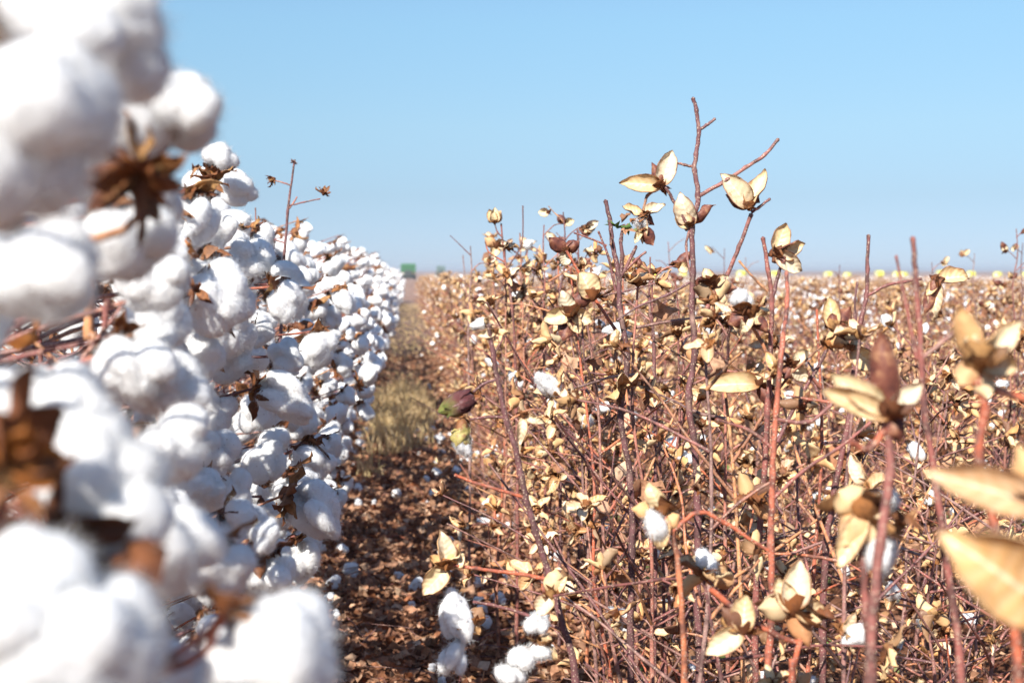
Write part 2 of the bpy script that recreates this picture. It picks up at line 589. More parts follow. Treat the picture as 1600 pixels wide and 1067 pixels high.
def leaf(mb, seed, size=0.04, crumple=0.35, lobes=3, mi=0, rnd=0.0, mt=None, rings=4, seg=14):
    """crumpled lobed leaf; stalk end at origin, grows +Z, faces -X"""
    r = random.Random(seed)
    o = Vector((r.uniform(0, 50), r.uniform(0, 50), r.uniform(0, 50)))
    V = [(0, 0, size * 0.35)]
    for i in range(1, rings + 1):
        for j in range(seg):
            a = 2 * math.pi * j / seg
            lob = 0.72 + 0.28 * math.cos(lobes * a) + 0.10 * math.sin(7 * a + seed)
            q = size * 0.55 * i / rings * lob
            V.append((0, q * math.sin(a), size * 0.35 + q * math.cos(a)))
    out = []
    for v in V:
        p = Vector(v)
        nn = mnoise.noise_vector(p * (2.2 / size) + o)
        p = p + nn * size * crumple
        p.x += -abs(p.y) * crumple * 1.2
        out.append(tuple(p))
    F3 = [(0, 1 + j, 1 + (j + 1) % seg) for j in range(seg)]
    F4 = []
    for i in range(rings - 1):
        for j in range(seg):
            a, b = 1 + i * seg + j, 1 + i * seg + (j + 1) % seg
            F4.append((a, a + seg, b + seg, b))
    base = mb.n
    mb.add(out, F4, mi, rnd, mt=mt)
    mb.F.append(np.array(F3) + base); mb.M.append(np.full(len(F3), mi))
    mb.V.append(np.zeros((0, 3))); mb.Rn.append(np.zeros(0)); mb.U.append(np.zeros(0)); mb.W.append(np.zeros(0))


ICO = {}


def ico(level):
    if level not in ICO:
        bm = bmesh.new()
        bmesh.ops.create_icosphere(bm, subdivisions=level, radius=1)
        V = np.array([v.co[:] for v in bm.verts])
        F = np.array([[v.index for v in f.verts] for f in bm.faces])
        bm.free()
        ICO[level] = (V / np.linalg.norm(V, axis=1)[:, None], F)
    return ICO[level]


def lint(seed, level=4, size=1.0, elong=0.0, fuzz=0, n=None):
    """fluffed-out seed cotton of one boll: locks round the +Z axis, burr at the origin"""
    r = random.Random(seed)
    D, F = ico(level)
    n = n or r.choice((4, 4, 5))
    a0 = r.uniform(0, 6.28)
    lobes = []
    for i in range(n):
        a = a0 + 2 * math.pi * i / n + r.uniform(-0.25, 0.25)
        q = r.uniform(0.0160, 0.0235)
        zc = r.uniform(-0.008, 0.010)
        lobes.append((np.array([q * math.cos(a), q * math.sin(a), zc]), r.uniform(0.0155, 0.0225)))
    lobes.append((np.array([r.uniform(-.004, .004), r.uniform(-.004, .004), r.uniform(0.006, 0.014)]), r.uniform(0.017, 0.023)))
    for _ in range(3):
        a = r.uniform(0, 6.28)
        lobes.append((np.array([0.017 * math.cos(a), 0.017 * math.sin(a), r.uniform(-.01, .013)]), r.uniform(0.012, 0.016)))
    T = []
    for c, rad in lobes:
        dc = D @ c
        disc = dc ** 2 - (c @ c - rad ** 2)
        T.append(np.where(disc > 0, dc + np.sqrt(np.maximum(disc, 0)), 0.0).clip(0))
    T = np.array(T) / 0.03
    t = (T ** 20).sum(0) ** (1 / 20) * 0.03
    V = D * t[:, None]
    o = Vector((r.uniform(0, 90), r.uniform(0, 90), r.uniform(0, 90)))
    if level >= 3:
        disp = np.array([mnoise.noise(Vector(p) * 60 + o) * 0.0022 + mnoise.noise(Vector(p) * 190 + o) * 0.0010
                         + (mnoise.noise(Vector(p) * 480 + o) * 0.0010 if level >= 4 else 0) for p in V])
    else:
        disp = np.array([mnoise.noise(Vector(p) * 90 + o) * 0.006 for p in V])
    V = V + D * disp[:, None]
    V[:, 2] = V[:, 2] * (1.0 + elong) + 0.024 * (1 + elong * 0.8)
    # let the locks sag a little to one side
    sx, sy = r.uniform(-4, 4), r.uniform(-4, 4)
    V[:, 0] += sx * V[:, 2] ** 2
    V[:, 1] += sy * V[:, 2] ** 2
    V *= size
    mb = MB()
    mb.add(V, F, 0, r.random())
    if fuzz:
        nr = np.random.RandomState(seed)
        ix = nr.randint(0, len(V), fuzz)
        b = V[ix]
        d = D[ix] * nr.uniform(0.2, 1.0, (fuzz, 1)) + nr.normal(0, 0.7, (fuzz, 3))
        d /= np.linalg.norm(d, axis=1)[:, None]
        e = d + nr.normal(0, 0.7, (fuzz, 3))
        Lh = nr.uniform(0.002, 0.0075, (fuzz, 1)) * (size if size > .6 else .6)
        s = np.cross(d, nr.normal(0, 1, (fuzz, 3)))
        s /= np.linalg.norm(s, axis=1)[:, None]
        wd = 0.00015
        p0 = b - D[ix] * 0.0006
        p1 = b + d * Lh * 0.6
        p2 = p1 + e * Lh * 0.6
        vv = np.stack([p0 - s * wd, p0 + s * wd, p1 - s * wd, p1 + s * wd, p2], 1).reshape(-1, 3)
        k = np.arange(fuzz)[:, None] * 5
        mb.add(vv, np.concatenate([k + 0, k + 1, k + 3, k + 2], 1), 0, 0.5)
        base = mb.n - len(vv)
        mb.F.append(np.concatenate([k + 2, k + 3, k + 4], 1) + base); mb.M.append(np.zeros(fuzz, int))
        mb.V.append(np.zeros((0, 3))); mb.Rn.append(np.zeros(0)); mb.U.append(np.zeros(0)); mb.W.append(np.zeros(0))
    return mb


# ------------------------------------------------------------------ libraries of shared meshes
def rzry(phi, th, s=1.0, tw=0.0, off=0.0):
    return Matrix.Rotation(phi, 4, 'Z') @ Matrix.Translation((off, 0, 0)) @ Matrix.Rotation(th, 4, 'Y') @ Matrix.Rotation(tw, 4, 'Z') @ Matrix.Scale(s, 4)


def calyx_mb(seed, leafy=3, size=0.012):
    """dry calyx cup with a few shrivelled bracts; axis +Z"""
    r = random.Random(seed)
    mb = MB()
    seg = 9
    V, F = [], []
    for i, (rr, z) in enumerate(((0.0016, -0.005), (0.0045, -0.002), (0.0075, 0.003), (0.0085, 0.008))):
        for j in range(seg):
            a = 2 * math.pi * j / seg
            q = rr * (1 + 0.2 * r.uniform(-1, 1))
            V.append((q * math.cos(a), q * math.sin(a), z + (r.uniform(-.003, .003) if i == 3 else 0)))
    for i in range(3):
        for j in range(seg):
            F.append((i * seg + j, i * seg + (j + 1) % seg, (i + 1) * seg + (j + 1) % seg, (i + 1) * seg + j))
    mb.add(V, F, 0, r.random())
    for j in range(leafy):
        m_ = rzry(r.uniform(0, 6.28), r.uniform(0.9, 2.2), r.uniform(0.7, 1.2), r.uniform(-.5, .5), 0.003)
        leaf(mb, seed * 7 + j, size * 1.8, 0.4, 5, 0, r.random(), m_, rings=2, seg=9)
    return mb


CARP = []                                    # pale hollow valves (stripped plants)
CSPEC = [dict(L=rng.uniform(0.032, 0.042), W=rng.uniform(0.013, 0.021), cup=rng.uniform(0.8, 1.5), bend=rng.uniform(-.5, 1.1), twist=rng.uniform(-1.0, 1.0)) for _ in range(10)]
for i in range(10):
    b = MB()
    carpel(b, i, rnd=rng.random(), **CSPEC[i])
    CARP.append(b)
CARP_ME = [b.mesh('carpel', [M_IN, M_OUT]) for b in CARP]
CARP_LO = []
for i in range(8):
    b = MB()
    carpel(b, i, nu=6, nv=5, rnd=rng.random(), **CSPEC[i])
    CARP_LO.append(b)
BCARP = []                                   # narrow rust-brown points (unpicked bolls)
for i in range(10):
    b = MB()
    carpel(b, 50 + i, L=rng.uniform(0.034, 0.046), W=rng.uniform(0.012, 0.018), cup=rng.uniform(0.2, 0.9),
           bend=rng.uniform(-0.9, 0.4), twist=rng.uniform(-0.9, 0.9), nu=9, nv=5, rnd=rng.random())
    BCARP.append(b)
BCARP_ME = [b.mesh('carpel', [M_BURR, M_BURR]) for b in BCARP]
BCARP_LO = []
for i in range(5):
    b = MB()
    carpel(b, 50 + i, L=0.040, W=0.016, cup=0.6, bend=rng.uniform(-0.9, 0.4), nu=5, nv=3, rnd=rng.random())
    BCARP_LO.append(b)
CALYX = [calyx_mb(i) for i in range(6)]
CALYX_ME = [b.mesh('husk', [M_BURR]) for b in CALYX]
BCAL_ME = [calyx_mb(20 + i, 6, 0.017).mesh('boll', [M_BURR]) for i in range(6)]

BCAL_S = [calyx_mb(40 + i, 1, 0.009).mesh('boll', [M_BURR]) for i in range(3)]
LINT_HI = [lint(100 + i, 5, 1.0, e, fuzz=3000).mesh('lint', [M_LINT]) for i, e in enumerate((0.05, 0.25, 0.0, 0.15))]
ELS = (0.0, 0.1, 0.2, 0.0, 0.45, 0.1, 0.7, 0.05, 0.3, 0.15)
LINT_MID = [lint(200 + i, 4, 1.0, e, fuzz=3600).mesh('lint', [M_LINT]) for i, e in enumerate(ELS)]
LINT_3 = [lint(300 + i, 3, 1.0, e, fuzz=400) for i, e in enumerate(ELS[:8])]
LINT_3ME = [b.mesh('lint', [M_LINT]) for b in LINT_3]
LINT_LO = [lint(400 + i, 2, 1.0, e) for i, e in enumerate(ELS[:6])]

# ------------------------------------------------------------------ the setting
def ground_z(x, y):
    d = max(0.0, y - 12.0)
    return -1.5 * min(1.0, d / 338.0)


def axis_lines(lo, hi, near_lo, near_hi, step, grow=1.22):
    L = list(np.arange(near_lo, near_hi + 1e-6, step))
    s = step
    x = near_hi
    while x < hi:
        s *= grow
        x += s
        L.append(min(x, hi))
    s = step
    x = near_lo
    while x > lo:
        s *= grow
        x -= s
        L.insert(0, max(x, lo))
    return np.array(L)


xs = axis_lines(-4000, 4000, -1.2, 2.4, 0.04)
ys = axis_lines(-600, 6000, 0.0, 9.0, 0.05)
XX, YY = np.meshgrid(xs, ys, indexing='ij')
ZZ = np.zeros_like(XX)
for i in range(len(xs)):
    for j in range(len(ys)):
        x, y = xs[i], ys[j]
        z = ground_z(x, y)
        if -1.3 < x < 2.5 and -0.1 < y < 10:
            z += mnoise.noise(Vector((x * 3, y * 3, 0))) * 0.018 + mnoise.noise(Vector((x * 14, y * 14, 4))) * 0.010
            z += 0.03 * math.cos((x + 0.57) * 2 * math.pi) ** 3
        ZZ[i, j] = z
b = MB()
nx, ny = len(xs), len(ys)
I, J = np.meshgrid(np.arange(nx - 1), np.arange(ny - 1), indexing='ij')
a = (I * ny + J).ravel()
b.add(np.stack([XX, YY, ZZ], -1).reshape(-1, 3), np.stack([a, a + ny, a + ny + 1, a + 1], 1))
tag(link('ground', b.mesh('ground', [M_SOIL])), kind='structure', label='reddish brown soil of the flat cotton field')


def gz(x, y):
    return ground_z(x, y)


# ------------------------------------------------------------------ plants of the unpicked row
def rv(r, s=1.0):
    return Vector((r.uniform(-s, s), r.uniform(-s, s), r.uniform(-s, s)))


def boll_axis(r, out):
    ax = Vector((out.x, out.y, 0)).normalized() * r.uniform(0.5, 1.1) + Vector((0, 0, r.uniform(-1.5, 0.3))) + rv(r, 0.6)
    return ax.normalized()


def frame_for(pos, ax, s, roll):
    return Matrix.Translation(pos) @ (ax.to_track_quat('Z', 'Y') @ Quaternion((0, 0, 1), roll)).to_matrix().to_4x4() @ Matrix.Scale(s, 4)


def burr_specs(r):
    n = r.choice((4, 4, 5))
    a0 = r.uniform(0, 6.28)
    return [(r.randrange(10), a0 + 6.283 * i / n + r.uniform(-.2, .2), r.uniform(0.75, 1.75), r.uniform(0.85, 1.3), r.uniform(-.5, .5)) for i in range(n)]


def add_boll(plant, ploc, pos, ax, s, tier, r, roll=None, lintdata=None, carp=True, cs=1.0):
    """boll as part of the plant: calyx, its lint and its carpels beneath it"""
    mt = frame_for(pos, ax, s, r.uniform(0, 6.28) if roll is None else roll)
    loc = Matrix.Translation(-Vector(ploc)) @ mt
    o = link('boll', r.choice(BCAL_ME if carp else BCAL_S), plant, loc)
    link('lint', lintdata or (r.choice(LINT_HI) if tier == 0 else r.choice(LINT_MID)), o, Matrix.Translation((0, 0, 0.002)))
    if carp:
        for k_, ph, th, sc_, tw in burr_specs(r):
            link('carpel', BCARP_ME[k_], o, rzry(ph, th, sc_ * cs, tw, 0.004))
    return o


def burr_joined(seed, lo=False):
    r = random.Random(seed)
    b = MB()
    b.add_mb(calyx_mb(seed + 11, 5 if not lo else 3, .016))
    for k_, ph, th, sc_, tw in burr_specs(r):
        src = BCARP_LO[k_ % 5] if lo else BCARP[k_]
        b.add_mb(src, rzry(ph, th, sc_, tw, 0.004), r.random(), remap=[0, 0])
    return b


BURR_ME = [burr_joined(i).mesh('boll', [M_BURR]) for i in range(6)]
WHOLE_LO = []                                 # burr + lint in one, for far plants
for i in range(6):
    b = burr_joined(30 + i, True)
    b2 = MB(); b2.add_mb(b)
    b2.add_mb(LINT_LO[i], Matrix.Translation((0, 0, 0.002)), remap=[1])
    WHOLE_LO.append(b2)
WHOLE_MID = []
for i in range(6):
    b2 = MB(); b2.add_mb(burr_joined(60 + i, True))
    b2.add_mb(LINT_3[i], Matrix.Translation((0, 0, 0.002)), remap=[1])
    WHOLE_MID.append(b2.mesh('boll', [M_BURR, M_LINT]))

SPREADX, TOPZ = 0.38, 0.98


def sample_bolls(r, n, cx, cy, H, taken, ylen=0.12, mind=0.048, spread=SPREADX, accept=None):
    out = []
    tries = 0
    while len(out) < n and tries < n * 80:
        tries += 1
        z = r.uniform(0.14, 1.0) * H
        w_ = spread * (1.0 if z < 0.72 * H else 1.0 - 0.55 * ((z / H - 0.72) / 0.28) ** 1.5)
        w_ *= min(1.0, .55 + z * .95)
        x = cx + w_ * (r.random() ** 0.55) * r.choice((-1, 1))
        y = cy + r.uniform(-ylen, ylen)
        p = Vector((x, y, z))
        if accept and not accept(p):
            continue
        if any((p - q).length_squared < mind * mind for q in taken):
            continue
        taken.append(p)
        out.append(p)
    return out


def stem_point(base, top, z):
    t = max(0.05, min(0.98, (z - base.z) / (top.z - base.z)))
    return base.lerp(top, t)


def build_unpicked(name_loc, r, bolls, tier, H, hero=()):
    """bolls: list of points in world space; returns the plant's Empty"""
    base = Vector(name_loc)
    plant = empty('cotton_plant', base)
    T = lambda v: Vector(v) - base
    top = base + Vector((r.uniform(-.06, .06), r.uniform(-.06, .06), H * 0.93))
    mb = MB()
    mid = base.lerp(top, 0.5) + Vector((r.uniform(-.02, .02), r.uniform(-.02, .02), 0))
    twig(mb, [T(base - Vector((0, 0, .03))), T(mid), T(top)], 0.0055, 0.0018, 7, r.random(), 7, r)
    link('stem', mb.mesh('stem', [M_BARK]), plant)
    for p in bolls:
        s0 = stem_point(base, top, p.z - 0.35 * math.hypot(p.x - base.x, p.y - base.y) - 0.02)
        out = p - s0
        ax = boll_axis(r, Vector((out.x, out.y, 0.001)))
        s = r.uniform(0.72, 1.0) if r.random() < .8 else r.uniform(.5, .7)
        bp = p - ax * 0.024 * s
        mb = MB()
        m1 = s0.lerp(bp, 0.45) + Vector((r.uniform(-.02, .02), r.uniform(-.02, .02), r.uniform(0, .03)))
        twig(mb, [T(s0), T(m1), T(bp - ax * 0.004)], 0.0022, 0.0014, 5 if tier < 2 else 4, r.random(), 3, r)
        link('branch', mb.mesh('branch', [M_BARK]), plant)
        if tier <= 1:
            add_boll(plant, base, bp, ax, s, 1, r)
        elif tier == 2:
            mt = Matrix.Translation(-base) @ frame_for(bp, ax, s, r.uniform(0, 6.28))
            o = link('boll', r.choice(BURR_ME), plant, mt)
            link('lint', r.choice(LINT_3ME), o, Matrix.Translation((0, 0, 0.002)))
        else:
            mt = Matrix.Translation(-base) @ frame_for(bp, ax, s, r.uniform(0, 6.28))
            link('boll', r.choice(WHOLE_MID), plant, mt)
    return plant


def joined_unpicked(seed, H, nb):
    r = random.Random(seed)
    b = MB()
    base = Vector((0, 0, 0))
    top = Vector((r.uniform(-.05, .05), r.uniform(-.05, .05), H * 0.93))
    tube(b, [base - Vector((0, 0, .03)), top * 0.5, top], [.005, .004, .002], 4, 0, r.random())
    for p in sample_bolls(r, nb, 0, 0, H, [], ylen=0.13):
        s0 = stem_point(base, top, p.z - 0.35 * math.hypot(p.x, p.y) - 0.02)
        out = p - s0
        ax = boll_axis(r, Vector((out.x, out.y, 0.001)))
        s = r.uniform(0.5, .86)
        bp = p - ax * 0.024 * s
        tube(b, [s0, bp], [.002, .0015], 3, 0, r.random(), cap=False)
        b.add_mb(r.choice(WHOLE_LO), frame_for(bp, ax, s, r.uniform(0, 6.28)), r.random(), remap=[1, 2])
    return b.mesh('cotton_plant', [M_BARK, M_BURR, M_LINT])


ROWL = -0.51
GL = 'unpicked cotton plants of the left row'
ordn = ['first', 'second', 'third', 'fourth', 'fifth', 'sixth', 'seventh', 'eighth', 'ninth', 'tenth', 'eleventh', 'twelfth',
        'thirteenth', 'fourteenth', 'fifteenth', 'sixteenth', 'seventeenth', 'eighteenth', 'nineteenth', 'twentieth']
def nth(i):
    return ordn[i] if i < 20 else '%d%s' % (i + 1, {1: 'st', 2: 'nd', 3: 'rd'}.get((i + 1) % 10 if (i + 1) // 10 != 1 else 0, 'th'))


taken = []

# --- the foreground plants whose bolls hang close to the lens; (px, py, depth, scale, axis, carpels)
FG = [
    ((-0.36, 0.48), 1.06, 'unpicked cotton plant nearest the lens, huge blurred white bolls high beside the sky', [
        (140, 60, .50, .84, (.5, -.3, .6), 0), (12, 190, .42, .86, (.35, -.3, -.9), 0),
        (165, 200, .66, .90, (.3, .5, -.6), 0), (40, 405, .52, .66, (.4, -.2, -.9), 0), (15, 0, .52, .8, (.2, .3, .6), 0),
        (-60, 500, .66, .7, (.3, -.2, -.8), 0)]),
    ((-0.38, 0.68), 1.02, 'unpicked cotton plant with a blurred rust-brown star burr under its boll against the sky', [
        (264, 185, .66, .68, (.32, .15, .93), 2), (200, 365, .76, .74, (.2, -.3, -.9), 0), (155, 385, 1.0, .74, (.1, -.3, -.7), 1),
        (240, 440, .92, .66, (.5, -.2, -.6), 0), (225, 300, .80, .5, (.5, -.2, -.6), 0)]),
    ((-0.36, 0.92), .92, 'unpicked cotton plant with soft bolls above a curled brown leaf and bare red twigs', [
        (245, 505, 1.0, .74, (.4, -.3, -.7), 0), (200, 565, .92, .70, (.3, -.5, -.6), 1), (262, 600, .95, .78, (.5, -.2, -.6), 0),
        (150, 610, 1.0, .7, (.4, -.2, -.7), 0)]),
    ((-0.32, 0.57), .74, 'unpicked cotton plant with a big blurred boll and dark red burr at the left edge', [
        (150, 770, .52, .78, (.85, -.35, .15), 3), (120, 680, .64, .74, (.4, .1, .7), 0), (225, 845, .64, .74, (.5, 0, -.7), 0),
        (248, 700, .84, .8, (.5, 0, -.3), 0), (30, 650, .66, .7, (.4, .1, .3), 0)]),
    ((-0.26, 0.42), .62, 'unpicked cotton plant low beside the lens, pale blurred boll in the bottom corner', [
        (110, 1010, .42, .74, (.3, -.2, -.9), 0), (0, 970, .42, .8, (.3, -.2, -.5), 0), (90, 900, .60, .7, (.3, -.2, -.5), 0)]),
    ((-0.24, 0.58), .66, 'unpicked cotton plant whose large blurred boll opens from a brown burr, lowest of all', [
        (430, 1030, .54, .80, (.65, -.25, -.55), 4), (260, 1050, .68, .8, (0.1, -.3, -.9), 0)]),
    ((-0.30, 0.88), .80, 'unpicked cotton plant with a plump sharper boll above the large blurred one', [
        (345, 880, .92, .70, (.15, -.35, -.9), 1), (235, 790, 1.05, .74, (.4, -.2, -.7), 0)]),
    ((-0.36, 1.30), 1.02, 'unpicked cotton plant with round crisp bolls split by a small orange burr', [
        (342, 465, 1.35, .96, (.5, -.75, -.25), 1), (305, 330, 1.35, .74, (.3, -.4, -.8), 1), (250, 400, 1.3, .74, (.3, -.5, -.8), 0),
        (302, 560, 1.4, .8, (.5, -.4, -.7), 0), (265, 690, 1.35, .84, (.5, -.5, -.5), 1), (240, 520, 1.45, .8, (.4, -.6, -.5), 0),
        (290, 500, 1.5, .8, (.5, -.4, -.7), 1)]),
    ((-0.40, 1.62), 1.03, 'unpicked cotton plant whose top boll stands highest and sharp against the blue sky', [
        (343, 250, 1.60, .56, (.3, -.2, .9), 1), (355, 288, 1.66, .56, (.85, -.3, -.35), 1), (382, 408, 1.75, .88, (.4, -.6, -.6), 0),
        (440, 435, 1.75, .60, (.8, -.2, .35), 1), (450, 470, 1.72, .72, (.4, -.5, -.8), 1), (368, 525, 1.7, .8, (.4, -.7, -.4), 1),
        (445, 555, 1.85, .62, (.5, -.8, .1), 1), (330, 640, 1.7, .8, (.4, -.7, -.5), 0), (330, 545, 1.6, .7, (.4, -.7, .2), 1),
        (318, 375, 1.7, .7, (.4, -.7, .2), 1), (330, 705, 1.6, .78, (.4, -.6, -.6), 0), (312, 765, 1.5, .74, (.4, -.6, -.3), 1),
        (362, 765, 1.65, .7, (.4, -.7, -.5), 0), (300, 825, 1.5, .7, (.4, -.5, .3), 1)]),
    ((-0.42, 2.0), .98, 'unpicked cotton plant carrying long sausage-shaped tufts that hang below their burrs', [
        (405, 735, 1.9, .74, (.4, -.5, .3), 1), (410, 800, 1.9, .66, (.1, -.2, -1), 0), (430, 690, 2.1, .7, (.3, -.6, -.6), 1),
        (455, 795, 2.2, .62, (.3, -.3, -.9), 1), (520, 780, 2.5, .66, (.3, -.3, -.9), 1), (470, 885, 2.1, .45, (.3, -.5, .7), 1),
        (385, 850, 1.8, .62, (.4, -.5, .2), 1), (442, 640, 2.2, .8, (.4, -.6, -.6), 1), (470, 720, 2.3, .8, (.5, -.6, -.4), 1),
        (432, 865, 1.95, .6, (.4, -.7, -.4), 1), (400, 910, 2.0, .6, (.4, -.6, .3), 1), (500, 700, 2.6, .8, (.5, -.5, -.6), 1),
        (500, 540, 2.3, .85, (.2, -.4, -.9), 1), (400, 640, 2.0, .8, (.3, -.6, -.4), 1)]),
]
hr = random.Random(5)
for (bx, by), H, lab, items in FG:
    base = Vector((bx, by, 0))
    plant = tag(empty('cotton_plant', base), lab, 'cotton plant', GL)
    top = Vector((bx - .02, by, H * .93))
    mb = MB()
    twig(mb, [Vector((0, 0, -.03)), Vector((-.01, .01, H * .5)), top - base], 0.0055, 0.002, 9, hr.random(), 8, hr)
    link('stem', mb.mesh('stem', [M_BARK]), plant)
    for px, py, d, s, ax, mode in items:
        c = P(px, py, d)
        taken.append(c)
        ax = Vector(ax).normalized()
        bp = c - ax * 0.026 * s
        s0 = stem_point(base, top, min(c.z - 0.03, H * .8))
        mb = MB()
        m1 = s0.lerp(bp, 0.5) + Vector((-.01, .03, .012))
        twig(mb, [s0 - base, m1 - base, bp - ax * .004 - base], 0.0026, 0.0017, 7, hr.random(), 5, hr)
        link('branch', mb.mesh('branch', [M_BARK]), plant)
        o = add_boll(plant, base, bp, ax, s, 0 if d < 1.2 else 1, hr, carp=mode == 1)

# big dry burrs seen from behind, dark against the lint
for pi, px, py, d, sc_, n_, spread in ((1, 215, 272, .63, .74, 16, 1.0), (3, 75, 850, .49, .85, 18, 1.0), (5, 352, 950, .52, .6, 5, .62), (3, 20, 750, .46, .7, 8, .9),
                                       (7, 305, 452, 1.29, .62, 6, .8), (8, 330, 280, 1.58, .62, 10, 1.0), (7, 275, 325, 1.31, .62, 6, .9), (2, 140, 418, .95, .62, 8, .9)):
    (bx, by), lab = FG[pi][0], FG[pi][2]
    plant = [o for o in C.objects if o.get('label') == lab][0]
    base = Vector((bx, by, 0))
    c = P(px, py, d)
    o = link('burr', hr.choice(CALYX_ME), plant, Matrix.Translation(c - base) @ Matrix.Scale(sc_, 4))
    for q in range(n_):
        dv = Vector((hr.uniform(-1, 1), hr.uniform(-.7, .15), hr.uniform(-.75, .55))).normalized()
        m_ = frame_for(Vector((0, 0, 0)) + dv * .003, dv, hr.uniform(.55, 1.0) * spread, hr.uniform(0, 6.28))
        link('carpel', hr.choice(BCARP_ME), o, m_)
    mb = MB()
    twig(mb, [Vector((-.02, by * 0, c.z - .06)), (c - base) + Vector((-.03, .02, -.03)), c - base], .0026, .0018, 7, hr.random(), 5, hr)
    link('branch', mb.mesh('branch', [M_BARK]), plant)

# generic bolls fill the row behind the foreground
def in_clear(p):
    """keep loose bolls out of the space just in front of the lens and out of the sky above the row"""
    if p.y < 1.02:
        return False
    v = CAMR.inverted() @ (p - Vector((0, 0, CAMZ)))
    px, py = 800 + FPX * v.x / -v.z, 533.5 - FPX * v.y / -v.z
    if p.y < 1.25 and px > -60:
        return False
    if p.y < 1.8 and -40 < px < 185 and 455 < py < 625:
        return False
    lim = [(-100, -300), (120, 230), (300, 215), (345, 300), (380, 335), (470, 330), (540, 372), (620, 410), (700, 415)]
    for (x0, y0), (x1, y1) in zip(lim, lim[1:]):
        if x0 <= px < x1:
            yl = y0 + (y1 - y0) * (px - x0) / (x1 - x0)
            rad = 0.042 * FPX / p.y
            return py - rad * 0.8 > yl
    return True


y = 0.98
count = 0
while y < 3.6:
    r = random.Random(int(y * 1000))
    H = r.uniform(.92, 1.06)
    bl = sample_bolls(r, 38 if y < 2.4 else 33, ROWL, y, H, taken, ylen=0.10, accept=in_clear)
    pl = build_unpicked((ROWL + r.uniform(-.05, .05), y, 0), r, bl, 1, H)
    if y < 1.1:
        lab = "unpicked cotton plant beside the camera, %s from the row's near end" % ordn[count]
    else:
        lab = "unpicked cotton plant thick with white bolls, %s from the left row's near end" % nth(count)
    tag(pl, lab, 'cotton plant', GL)
    count += 1
    y += 0.17

def proto_set(tier, seeds, nb):
    out = []
    for s_ in seeds:
        r = random.Random(s_)
        H = r.uniform(.92, 1.03)
        bl = sample_bolls(r, nb, 0, 0, H, [], ylen=0.11)
        pl = build_unpicked((0, 0, 0), r, bl, tier, H)
        reg(pl)
        out.append(pl)
    return out


protoB = proto_set(2, (71, 72, 73, 74), 30)
protoC = proto_set(3, (81, 82, 83, 84), 30)
used = set()


def place(protos, r, loc, lab, cat, group, s=None):
    i = r.randrange(len(protos))
    p = protos[i]
    if p.name in used:
        o = copy_tree(p)
    else:
        used.add(p.name)
        o = p
    o.location = loc
    o.rotation_euler = (0, 0, r.choice((0, math.pi)) + r.uniform(-.35, .35))
    s = s or r.uniform(.94, 1.05)
    o.scale = (s, s, s)
    return tag(o, lab, cat, group)


r = random.Random(17)
nl = 0
while y < 8.5:
    place(protoB, r, (ROWL + r.uniform(-.04, .04), y, gz(0, y)), 'unpicked cotton plant of the left row, %s beyond the bare shoot with dry burrs' % nth(nl), 'cotton plant', GL)
    nl += 1
    y += .165
while y < 16:
    place(protoC, r, (ROWL + r.uniform(-.04, .04), y, gz(0, y)), 'small unpicked cotton plant far along the left row, %s beyond the bare shoot' % nth(nl), 'cotton plant', GL)
    nl += 1
    y += .18
UNP = [joined_unpicked(90 + i, .95, 34) for i in range(5)]
while y < 34:
    o = link('cotton_plant', r.choice(UNP))
    o.location = (ROWL + r.uniform(-.05, .05), y, gz(0, y))
    o.rotation_euler = (0, 0, r.choice((0, math.pi)) + r.uniform(-.35, .35))
    tag(o, 'tiny unpicked cotton plant at the far end of the left row near the harvester track', 'cotton plant', GL)
    y += .2
yy = 0.9
while yy < 9:
    o = link('cotton_plant', r.choice(UNP))
    o.location = (ROWL - 1.0 + r.uniform(-.05, .05), yy, gz(0, yy))
    o.rotation_euler = (0, 0, r.uniform(0, 6.28))
    tag(o, 'unpicked cotton plant in the second row, glimpsed behind the left row', 'cotton plant', 'unpicked cotton plants of the second row')
    yy += .2


